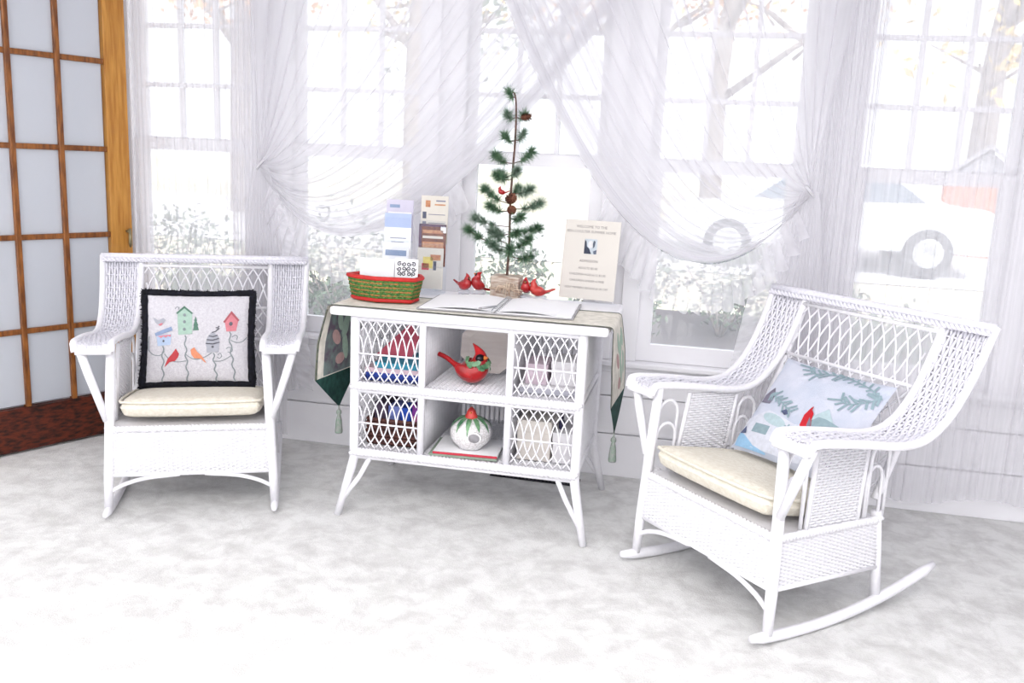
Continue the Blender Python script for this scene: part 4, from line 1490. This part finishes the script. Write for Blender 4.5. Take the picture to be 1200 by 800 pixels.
# big cardinal on the upper shelf
HOLLY = mat('holly_green', (120, 160, 120), 0.4, rgb2=(60, 110, 76), scale=30, coat=0.3)
cb = thing('ceramic_cardinal', 'glossy red ceramic cardinal with a holly collar on the upper shelf', 'figurine', (-0.085, -0.70, zM + 0.0125), math.radians(-14))
BIG = [(-1.55, 1.02, .10), (-1.15, 0.90, .10), (-0.72, 0.66, .13), (-0.42, 0.52, .34), (-0.02, 0.53, .52), (0.26, 0.68, .48), (0.36, 0.98, .34), (0.36, 1.22, .25), (0.26, 1.42, .14), (0.02, 1.66, .02)]
cardinal_body(0.104, BIG).build('bird_body', CARD, cb)
MB().ball((0.046, -0.012, 0.117), (0.020, 0.026, 0.020), 14, 8).build('face_mask', BLK, cb)
MB().lathe([(0.010, 0), (0.007, 0.010), (0.001, 0.022)], 10, m=Matrix.Translation((0.061, -0.010, 0.119)) @ Matrix.Rotation(PI / 2 - 0.2, 4, 'Y')).build('beak', BEAK, cb)
MB().ball((0.046, -0.020, 0.130), 0.0035, 8, 6).build('eye', BLK, cb)
for k in range(14):
    a = -PI * 0.95 + k * PI * 1.5 / 13
    rr_ = 0.047 + 0.004 * (k % 2)
    c = Vector((0.030 + rr_ * math.cos(a) * 0.9, rr_ * math.sin(a), 0.088 - 0.012 * math.cos(a) + 0.008 * (k % 3)))
    n_ = Vector((math.cos(a), math.sin(a), 0.3)).normalized()
    t_ = Vector((-math.sin(a), math.cos(a), -0.7 + (k % 3) * 0.6)).normalized()
    b_ = n_.cross(t_)
    lf = [(0, -.5), (.25, -.35), (.2, -.2), (.38, -.05), (.26, .1), (.3, .28), (0, .5), (-.3, .28), (-.26, .1), (-.38, -.05), (-.2, -.2), (-.25, -.35)]
    MB().prism(lf, 0.002, lambda p, q, t: c + b_ * p * 0.034 + t_ * q * 0.042 + n_ * (t + 0.004 - 0.02 * (abs(p) ** 2))).build('holly_leaf', HOLLY, cb, smooth=False)
for sg in (-1, 1):
    MB().ball((-0.012, sg * 0.046, 0.058), (0.046, 0.010, 0.026), 14, 8, m=Matrix.Rotation(0.35, 3, 'Y')).build('wing', CARD, cb)

# octagonal wooden plate leaning at the back of the upper shelf
PLT = mat('pale_wood_plate', (240, 232, 228), 0.6, rgb2=(230, 220, 215), scale=6, stretch=(1, 1, 8))
pl_ = thing('octagonal_plate', 'pale wooden octagonal plate leaning behind the red ceramic cardinal', 'plate', (-0.055, -0.52, zM + 0.0215))
pl_.rotation_euler = (math.radians(-10), 0, math.radians(4))
oc = [(0.125 * math.cos(PI / 8 + k * PI / 4) * 1.08, 0.115 + 0.125 * math.sin(PI / 8 + k * PI / 4)) for k in range(8)]
oi = [(x * 0.72, 0.115 + (z - 0.115) * 0.72) for x, z in oc]
MB().prism(oi, 0.006, lambda a, b, t: (a, t, b)).build('well', PLT, pl_, smooth=False)
for k in range(8):
    a, b, c, d = oc[k], oc[(k + 1) % 8], oi[(k + 1) % 8], oi[k]
    q = MB()
    for y0, y1 in ((-0.012, 0.0), (-0.004, 0.008)):
        q.v += [(a[0], y0, a[1]), (b[0], y0, b[1]), (c[0], y1, c[1]), (d[0], y1, d[1])]
    q.f += [(0, 1, 2, 3), (7, 6, 5, 4), (0, 4, 5, 1), (1, 5, 6, 2), (2, 6, 7, 3), (3, 7, 4, 0)]
    q.build('rim_facet', PLT, pl_, smooth=False)

# crackled round birdhouse on the lower shelf
CRK = bpy.data.materials.new('crackled_white_glaze')
CRK.use_nodes = True
nt = CRK.node_tree
b_ = nt.nodes['Principled BSDF']
b_.inputs['Roughness'].default_value = 0.25
vo = nt.nodes.new('ShaderNodeTexVoronoi')
vo.feature = 'DISTANCE_TO_EDGE'
vo.inputs['Scale'].default_value = 55
tc = nt.nodes.new('ShaderNodeTexCoord')
nt.links.new(tc.outputs['Object'], vo.inputs['Vector'])
rp = nt.nodes.new('ShaderNodeValToRGB')
rp.color_ramp.elements[0].color = lin((198, 194, 194))
rp.color_ramp.elements[1].color = lin((232, 230, 232))
rp.color_ramp.elements[1].position = 0.12
nt.links.new(vo.outputs[0], rp.inputs[0])
nt.links.new(rp.outputs[0], b_.inputs['Base Color'])
BX, BY = -0.066, -0.745
bh = thing('globe_birdhouse', 'round crackled white birdhouse with a red bird on top', 'birdhouse', (BX, BY, zB + 0.0345), math.radians(12))
bh.scale = (1.0, 1.0, 0.80)
R_ = 0.088
MB().lathe([(0.035, 0.0), (0.05, 0.004)] + [(R_ * math.sin(a), 0.084 - R_ * math.cos(a)) for a in [0.65 + k * (PI - 0.85) / 16 for k in range(17)]], 32).build('globe', CRK, bh)
hm = Matrix.Translation((0.018, -R_ * 0.945, 0.084)) @ Matrix.Rotation(PI / 2, 4, 'X') @ Matrix.Rotation(-0.2, 4, 'Y')
MB().lathe([(0.022, -0.004), (0.031, -0.002), (0.031, 0.006), (0.026, 0.008)], 24, m=hm).build('hole_rim', CRK, bh)
MB().lathe([(0.026, 0.0), (0.0235, 0.0095)], 24, m=hm).build('hole', flat('hole_grey', (150, 148, 152)), bh, label='round grey entrance hole')
for k in range(11):
    a = k * 2 * PI / 11
    c, d = math.cos(a), math.sin(a)
    w_ = 0.011
    pth_ = [Vector((c * r, d * r, z)) for r, z in ((0.022, 0.171), (0.052, 0.158), (0.073, 0.138), (0.087, 0.112 - 0.012 * (k % 3)))]
    mb = MB()
    for i, p in enumerate(pth_):
        s = Vector((-d, c, 0)) * w_ * (0.7, 1.0, 0.75, 0.08)[i]
        mb.v += [tuple(p * 1.0 - s + Vector((c, d, 0.5)) * 0.003), tuple(p + s + Vector((c, d, 0.5)) * 0.003)]
    for i in range(3):
        mb.f.append((2 * i, 2 * i + 1, 2 * i + 3, 2 * i + 2))
    mb.build('leaf', HOLLY, bh)
bd = bpy.data.objects.new('red_bird', None)
COL.objects.link(bd)
bd.parent = bh
bd.location = (0, -0.006, 0.137)
bd.rotation_euler = (0, 0, math.radians(-95))
SITB = [(-0.75, 0.05, .06), (-0.5, 0.12, .2), (-0.1, 0.30, .46), (0.06, 0.55, .42), (0.10, 0.85, .32), (0.10, 1.05, .27), (0.04, 1.22, .16), (-0.06, 1.36, .02)]
cardinal_body(0.064, SITB).build('bird_body', CARD2, bd)
MB().lathe([(0.006, 0), (0.0045, 0.006), (0.001, 0.014)], 10, m=Matrix.Translation((0.021, 0, 0.062)) @ Matrix.Rotation(PI / 2, 4, 'Y')).build('beak', BEAK, bd)
for sg in (-1, 1):
    MB().ball((0.017, sg * 0.010, 0.068), 0.003, 8, 6).build('eye', BLK, bd)

# ------------------------------------------------------------------ books and boxes on the shelves
def book(label, loc, rz, wd, dp, th, col, spine=None, tilt=0.0, name='book'):
    """lies flat; cover plates round a page block"""
    o = thing(name, label, 'book', loc, rz, group='books on the table shelves')
    o.rotation_euler = (0, tilt, rz)
    MB().box(-wd / 2 + 0.004, wd / 2 - 0.003, -dp / 2 + 0.003, dp / 2 - 0.003, 0.002, th - 0.002).build('pages', PAGE, o, smooth=False)
    for z0, z1 in ((0, 0.002), (th - 0.002, th)):
        MB().box(-wd / 2, wd / 2, -dp / 2, dp / 2, z0, z1).build('cover', col, o, smooth=False)
    MB().box(-wd / 2, wd / 2, -dp / 2 - 0.002, -dp / 2 + 0.0015, 0, th).build('spine', spine or col, o, smooth=False)
    return o


B_SAGE = flat('sage_cover', (150, 166, 150))
B_RED = flat('red_cover', (196, 58, 76))
B_NAVY = flat('navy_cover', (44, 58, 124))
B_BLUE = flat('royal_blue_cover', (48, 72, 160))
B_TEAL = flat('turquoise_cover', (64, 150, 176))
B_PINK = flat('pale_pink_cover', (222, 196, 206))
B_BROWN = mat('brown_wicker', (108, 70, 64), 0.8, rgb2=(70, 42, 40), scale=60)
B_ROSE = flat('rose_cover', (202, 92, 112))
sh1, sh2 = zM + 0.0125, zB + 0.0125
book('flat white magazine with red edge under the round birdhouse', (-0.075, -0.72, sh2), math.radians(4), 0.27, 0.225, 0.009, PAGE, B_RED)
book('flat sage green book lowest under the round birdhouse', (-0.085, -0.72, sh2), math.radians(4), 0.285, 0.225, 0.010, B_SAGE)
bpy.data.objects['book'].location.z = sh2 + 0.0115
# the birdhouse stands on the two books
uo_ = thing('book', 'narrow royal blue book standing upright by the right partition', 'book', (0.075, -0.55, sh2), 0, group='books on the table shelves')
MB().box(-0.010, 0.010, -0.085, 0.075, 0.003, 0.215).build('pages', PAGE, uo_, smooth=False)
for x0, x1 in ((-0.0125, -0.0102), (0.0102, 0.0125)):
    MB().box(x0, x1, -0.09, 0.08, 0, 0.22).build('cover', B_BLUE, uo_, smooth=False)
MB().box(-0.0125, 0.0125, -0.093, -0.0895, 0, 0.22).build('spine', B_BLUE, uo_, smooth=False)
# upper left cubby: stack of books with a red one leaning on it
zz = sh1
for lab, th, wd, col in (('navy book at the bottom of the upper left stack', 0.014, 0.25, B_NAVY), ('royal blue book second from the bottom of the upper left stack', 0.020, 0.235, B_BLUE), ('pale pink book in the middle of the upper left stack', 0.020, 0.24, B_PINK), ('turquoise book on top of the upper left stack', 0.024, 0.20, B_TEAL)):
    book(lab, (-0.40 + (0.02 if 'turq' in lab else 0), -0.68, zz), math.radians(2), wd, 0.24, th, col)
    zz += th + 0.0005
def leaner(label, x, y, z, poly, col, tilt):
    o = thing('book', label, 'book', (x, y, z), 0, group='books on the table shelves')
    o.rotation_euler = (math.radians(tilt), 0, 0)
    MB().prism(poly, 0.010, lambda a, b, t: (a, t, b)).build('pages', PAGE, o, smooth=False)
    for y0 in (-0.002, 0.010):
        MB().prism(poly, 0.002, lambda a, b, t: (a, t + y0, b)).build('cover', col, o, smooth=False)
leaner('rose red booklet leaning above the upper left books', -0.43, -0.66, zz + 0.001, [(-0.09, 0.0), (0.07, 0.0), (0.10, 0.085), (0.055, 0.145)], B_ROSE, -8)
# lower left cubby: dark woven basket holding small boxes
db = thing('brown_basket', 'dark brown woven basket inside the lower left cubby', 'basket', (-0.40, -0.66, sh2))
for r in range(7):
    pts = []
    for k in range(56):
        t = k / 14
        e, q = int(t), t - int(t)
        x, y = ((lerp(-.11, .11, q), -.12), (.11, lerp(-.12, .12, q)), (lerp(.11, -.11, q), .12), (-.11, lerp(.12, -.12, q)))[e]
        kk = 1 + 0.003 * r + (0.02 if (k + r) % 2 else -0.02)
        pts.append((x * kk, y * kk, 0.012 + r * 0.0165))
    MB().tube(pts, 0.0088, 5, closed=True).build('weave_row', B_BROWN, db)
MB().box(-.108, .108, -.118, .118, 0.002, 0.010).build('base', B_BROWN, db, smooth=False)
def small_box(label, x, y, z, a, b, c, col, rz=0.0, lid=None):
    o = thing('small_box', label, 'box', (x, y, z), rz, group='small boxes in the table cubbies')
    MB().box(-a, a, -b, b, 0, c * 0.7).build('body', col, o, smooth=False, bevel=0.002)
    MB().box(-a - 0.002, a + 0.002, -b - 0.002, b + 0.002, c * 0.7, c).build('lid', lid or col, o, smooth=False, bevel=0.002)
    return o
small_box('dark plum box at the left in the brown basket', -0.468, -0.67, sh2 + 0.011, .028, .07, .165, flat('plum_box', (84, 70, 92)))
small_box('periwinkle box second from left in the brown basket', -0.408, -0.69, sh2 + 0.011, .024, .05, .155, flat('periwinkle_box', (120, 132, 196)))
small_box('royal blue box third from left in the brown basket', -0.356, -0.69, sh2 + 0.011, .022, .05, .150, flat('royal_box', (44, 84, 190)))
small_box('violet and pink box at the right in the brown basket', -0.315, -0.68, sh2 + 0.011, .014, .05, .165, flat('pink_box', (208, 120, 168)), lid=flat('violet_lid', (150, 70, 170)))
# right cubbies: pale boxes and a little pot
B_WHT = flat('white_box_card', (232, 230, 234), n=.04)
B_BEI = flat('beige_box_card', (222, 216, 210), n=.06)
small_box('flat grey-white box lying in the upper right cubby', 0.255, -0.66, sh1, .12, .11, .035, flat('grey_box', (196, 196, 208)), lid=B_WHT)
small_box('pale pink box on the flat box in the upper right cubby', 0.20, -0.67, sh1 + 0.0355, .045, .08, .085, flat('blush_box', (214, 196, 208)))
small_box('white box on the flat box in the upper right cubby', 0.31, -0.66, sh1 + 0.0355, .05, .08, .10, B_WHT)
small_box('beige box in the lower right cubby', 0.205, -0.66, sh2, .07, .10, .17, B_BEI)
small_box('low white box in the lower right cubby', 0.325, -0.66, sh2, .04, .10, .13, B_WHT)
vs_ = thing('ink_bottle', 'small dark bottle standing on the low white box', 'bottle', (0.31, -0.70, sh2 + 0.1305))
INKB = flat('ink_glass', (52, 50, 84), 0.2)
MB().lathe([(0.010, 0), (0.013, 0.003), (0.013, 0.030), (0.006, 0.040), (0.006, 0.05)], 14).build('bottle_body', INKB, vs_)
MB().lathe([(0.0075, 0.05), (0.0075, 0.066), (0.006, 0.068)], 12).build('stopper', flat('ink_cap', (40, 30, 60), 0.4), vs_)

# ------------------------------------------------------------------ black floor register under the table
GRI = flat('black_iron', (26, 22, 34), 0.5)
gr = thing('floor_register', 'black iron floor grille at the wall under the table', 'floor vent', (0.12, -0.175, 0.0015), math.radians(-2))
MB().box(-0.215, 0.215, -0.05, 0.05, 0, 0.004).build('plate', GRI, gr, smooth=False)
for k in range(22):
    x = -0.20 + k * 0.019
    MB().box(x - 0.005, x + 0.005, -0.046, 0.046, 0.004, 0.010 + 0.003 * (k % 2)).build('slat', GRI, gr, smooth=False)


# ================================================================== outdoors
GRASS = mat('lawn_with_leaves', (186, 192, 172), 0.95, rgb2=(196, 184, 166), scale=3)
MULCH = mat('mulch_and_leaves', (84, 78, 82), 0.95, rgb2=(48, 43, 47), scale=30, bump=0.6, bscale=60)
ASPH = mat('pale_drive', (205, 205, 208), 0.9, noise=0.1, scale=4)
def gz(y):
    """height of the lawn, which rises away from the house"""
    return -0.45 + 0.075 * min(max(y, 0), 16)


g = MB().grid(lambda u, v: (lerp(-40, 40, u), lerp(0.141, 60, v ** 1.5), gz(lerp(0.141, 60, v ** 1.5))), 20, 40)
tag(g.build('lawn', GRASS), 'washed-out lawn strewn with leaves rising beyond the windows', 'ground', kind='structure')
mu = MB().grid(lambda u, v: (lerp(-5, 6, u), lerp(0.15, 5.6, v), gz(lerp(0.15, 5.6, v)) + 0.012 + 0.03 * abs(math.sin(37 * u) * math.sin(19 * v))), 60, 40)
tag(mu.build('flower_bed', MULCH), 'mulched bed of leaves right outside the windows', 'ground', kind='structure')
dr = MB().grid(lambda u, v: (lerp(-40, 40, u), lerp(8, 13, v), gz(lerp(8, 13, v)) + 0.012), 4, 4)
tag(dr.build('driveway', ASPH), 'pale paved drive beyond the lawn', 'driveway', kind='structure')

BARK = mat('grey_bark', (150, 140, 136), 0.9, rgb2=(120, 110, 106), scale=12)
LEAFG = mat('dusty_green_leaf', (96, 116, 94), 0.7, rgb2=(66, 86, 66), scale=20)
LEAFO = mat('autumn_leaf', (214, 168, 112), 0.7, rgb2=(196, 140, 96), scale=6)
LEAFY = mat('yellow_leaf', (222, 200, 130), 0.7, rgb2=(200, 170, 100), scale=6)


def leaf_cloud(rnd, centres, n, size):
    mb = MB()
    for _ in range(n):
        c, r = rnd.choice(centres)
        d = Vector((rnd.gauss(0, 1), rnd.gauss(0, 1), rnd.gauss(0, 1)))
        p = Vector(c) + d.normalized() * r * rnd.uniform(0.5, 1.0)
        a = Vector((rnd.gauss(0, 1), rnd.gauss(0, 1), rnd.gauss(0, 1))).normalized()
        b = a.cross(Vector((rnd.gauss(0, 1), rnd.gauss(0, 1), rnd.gauss(0, 1)))).normalized()
        s = size * rnd.uniform(0.6, 1.3)
        i = len(mb.v)
        mb.v += [tuple(p - a * s), tuple(p + b * s * 0.45), tuple(p + a * s), tuple(p - b * s * 0.45)]
        mb.f.append((i, i + 1, i + 2, i + 3))
    return mb


def tree(x, y, h, seed, lm, nleaf, label):
    rnd = random.Random(seed)
    root = thing('tree', label, 'tree', (x, y, gz(y)), rnd.uniform(0, 6), group='trees across the lawn')
    tr = MB()
    path = smooth_path([(0, 0, -0.05), (0.05 * h * rnd.uniform(-.3, .3), 0, h * 0.35), (0.06 * h * rnd.uniform(-.5, .5), 0.03 * h, h * 0.7), (0, 0, h)], 5)
    r0 = h * 0.028
    tr.tube(path, [lerp(r0, r0 * 0.25, i / (len(path) - 1)) for i in range(len(path))], 8)
    tr.build('trunk', BARK, root)
    br, cen = MB(), []
    for k in range(14):
        t = rnd.uniform(0.3, 0.97)
        p = path[int(t * (len(path) - 1))]
        a = rnd.uniform(0, 6.28)
        L = h * rnd.uniform(0.2, 0.36) * (1.15 - t * 0.5)
        q = p + Vector((math.cos(a) * L, math.sin(a) * L, L * rnd.uniform(0.3, 0.8)))
        m = p.lerp(q, 0.5) + Vector((0, 0, L * 0.08))
        br.tube([p, m, q], [r0 * 0.35, r0 * 0.22, r0 * 0.06], 5)
        cen.append((q, L * 0.45))
        for s in range(4):
            p2 = p.lerp(q, rnd.uniform(0.4, 0.9))
            q2 = p2 + Vector((rnd.uniform(-1, 1), rnd.uniform(-1, 1), rnd.uniform(0.0, 1))).normalized() * L * 0.5
            br.tube([p2, q2], [r0 * 0.14, r0 * 0.03], 4)
            cen.append((q2, L * 0.3))
    br.build('branches', BARK, root, kind='stuff')
    leaf_cloud(rnd, cen, nleaf, h * 0.012).build('foliage', lm, root, kind='stuff')
    return root


TREES = [(-7.5, 11, 8, LEAFO, 1500, 'leftmost autumn tree across the lawn, tan leaves'),
         (-4.6, 15, 9, LEAFY, 1400, 'tall yellow-leaved tree seen through the window behind the left rocker'),
         (-3.2, 8, 6.5, LEAFG, 700, 'nearly bare tree seen through the window behind the brochures'),
         (-1.0, 17, 9, LEAFO, 1600, 'tan autumn tree seen behind the little pine tree'),
         (0.9, 12, 8, LEAFY, 1200, 'yellow tree behind the window with the welcome sign'),
         (3.0, 16, 9, LEAFO, 1800, 'orange-leaved tree beyond the parked car'),
         (4.9, 11, 8, LEAFY, 1500, 'rightmost yellow tree with a stout trunk beyond the car')]
for i, (x, y, h, lm, n, lab) in enumerate(TREES):
    tree(x, y, h, 20 + i, lm, n, lab)


def shrub(x, y, r, h, seed, label):
    rnd = random.Random(seed)
    root = thing('shrub', label, 'shrub', (x, y, gz(y) - 0.01), 0, group='shrubs under the windows')
    sm, cen = MB(), []
    for k in range(9):
        a = rnd.uniform(0, 6.28)
        q = Vector((math.cos(a) * r * rnd.uniform(.3, .9), math.sin(a) * r * rnd.uniform(.3, .9), h * rnd.uniform(0.55, 0.95)))
        sm.tube([(0, 0, 0), q * 0.5 + Vector((0, 0, 0.1)), q], [0.014, 0.01, 0.004], 5)
        cen.append((q, r * 0.45))
        cen.append((q * 0.6, r * 0.4))
    sm.build('stems', BARK, root, kind='stuff')
    leaf_cloud(rnd, cen, 1100, 0.035).build('foliage', LEAFG, root, kind='stuff')


for i, (x, y, r, h, lab) in enumerate([(-3.8, 3.0, .6, 1.1, 'green shrub outside the window nearest the door'), (-2.2, 3.0, .6, 1.25, 'green shrub outside the window behind the red basket'), (-0.9, 3.2, .5, 1.1, 'green shrub outside behind the small pine tree'), (0.15, 3.4, .5, 1.0, 'green shrub outside behind the welcome sign'), (1.05, 4.6, .6, 0.8, 'low green shrub past the mulch below the ruffled swag'), (2.4, 3.4, .55, 0.7, 'green shrub outside behind the right rocker')]):
    shrub(x, y, r, h, 60 + i, lab)

# ------------------------------------------------------------------ parked car
CARW = mat('silver_white_paint', (226, 230, 236), 0.3, noise=0.03, coat=0.5)
TYRE = mat('tyre_rubber', (70, 72, 78), 0.8, noise=0.2)
HUB = mat('alloy_hub', (200, 203, 208), 0.35, metal=0.5, noise=0.1)
CGL = mat('car_window', (120, 132, 148), 0.15, noise=0.05)
car = thing('car', 'silver-white car parked on the drive outside the right window', 'car', (2.45, 9.4, gz(9.0) + 0.0), math.radians(0))
prof = [(-2.1, .32), (-2.15, .62), (-2.05, .80), (-1.2, .92), (-0.55, 1.38), (0.75, 1.42), (1.45, .98), (2.05, .90), (2.15, .55), (2.08, .32)]
pth = [(p.x, p.y) for p in smooth_path([(a, b, 0) for a, b in prof], 3)]
MB().prism(pth, 1.7, lambda a, b, t: (a, t - 0.85, b)).build('body', CARW, car, smooth=False, bevel=0.06)
for s in (-0.858, 0.852):
    MB().prism([(-1.0, .95), (-0.5, 1.30), (0.05, 1.33), (0.05, .95)], 0.006, lambda a, b, t: (a, t + s, b)).build('side_window', CGL, car, smooth=False)
    MB().prism([(0.12, .95), (0.12, 1.33), (0.68, 1.34), (1.2, .98)], 0.006, lambda a, b, t: (a, t + s, b)).build('side_window', CGL, car, smooth=False)
for wx in (-1.3, 1.3):
    for sy in (-0.78, 0.78):
        m = Matrix.Translation((wx, sy, 0.32)) @ Matrix.Rotation(PI / 2, 4, 'X')
        wo = MB().lathe([(0.2, -0.1), (0.31, -0.1), (0.325, -0.06), (0.325, 0.06), (0.31, 0.1), (0.2, 0.1)], 28, m=m).build('wheel', TYRE, car)
        MB().lathe([(0.2, -0.104), (0.19, -0.11), (0.05, -0.115), (0.045, 0.115), (0.19, 0.11), (0.2, 0.104)], 20, m=m).build('hub', HUB, wo)

# ------------------------------------------------------------------ rust-red garden shed
RUST = mat('rust_orange_boards', (214, 156, 132), 0.8, rgb2=(196, 134, 112), scale=6)
SROOF = mat('grey_shed_roof', (170, 168, 175), 0.8, noise=0.15)
sh = thing('garden_shed', 'rust-orange wooden shed with grey roof right of the parked car', 'shed', (5.1, 11.2, gz(10.7) - 0.35), math.radians(-18))
MB().box(-0.6, 0.6, -0.5, 0.5, 0, 1.5).build('wall', SROOF, sh, smooth=False)
for k in range(8):
    MB().box(-0.6 + k * 0.15 + 0.004, -0.6 + (k + 1) * 0.15 - 0.004, -0.52, -0.5, 0.02, 1.5).build('board', RUST, sh, smooth=False)
MB().prism([(-0.72, 1.45), (0, 2.0), (0.72, 1.45), (0.72, 1.52), (0, 2.08), (-0.72, 1.52)], 1.2, lambda a, b, t: (a, t - 0.6, b)).build('roof', SROOF, sh, smooth=False)
MB().prism([(-0.6, 1.5), (0.6, 1.5), (0, 1.96)], 1.0, lambda a, b, t: (a, t - 0.5, b)).build('gable', SROOF, sh, smooth=False)
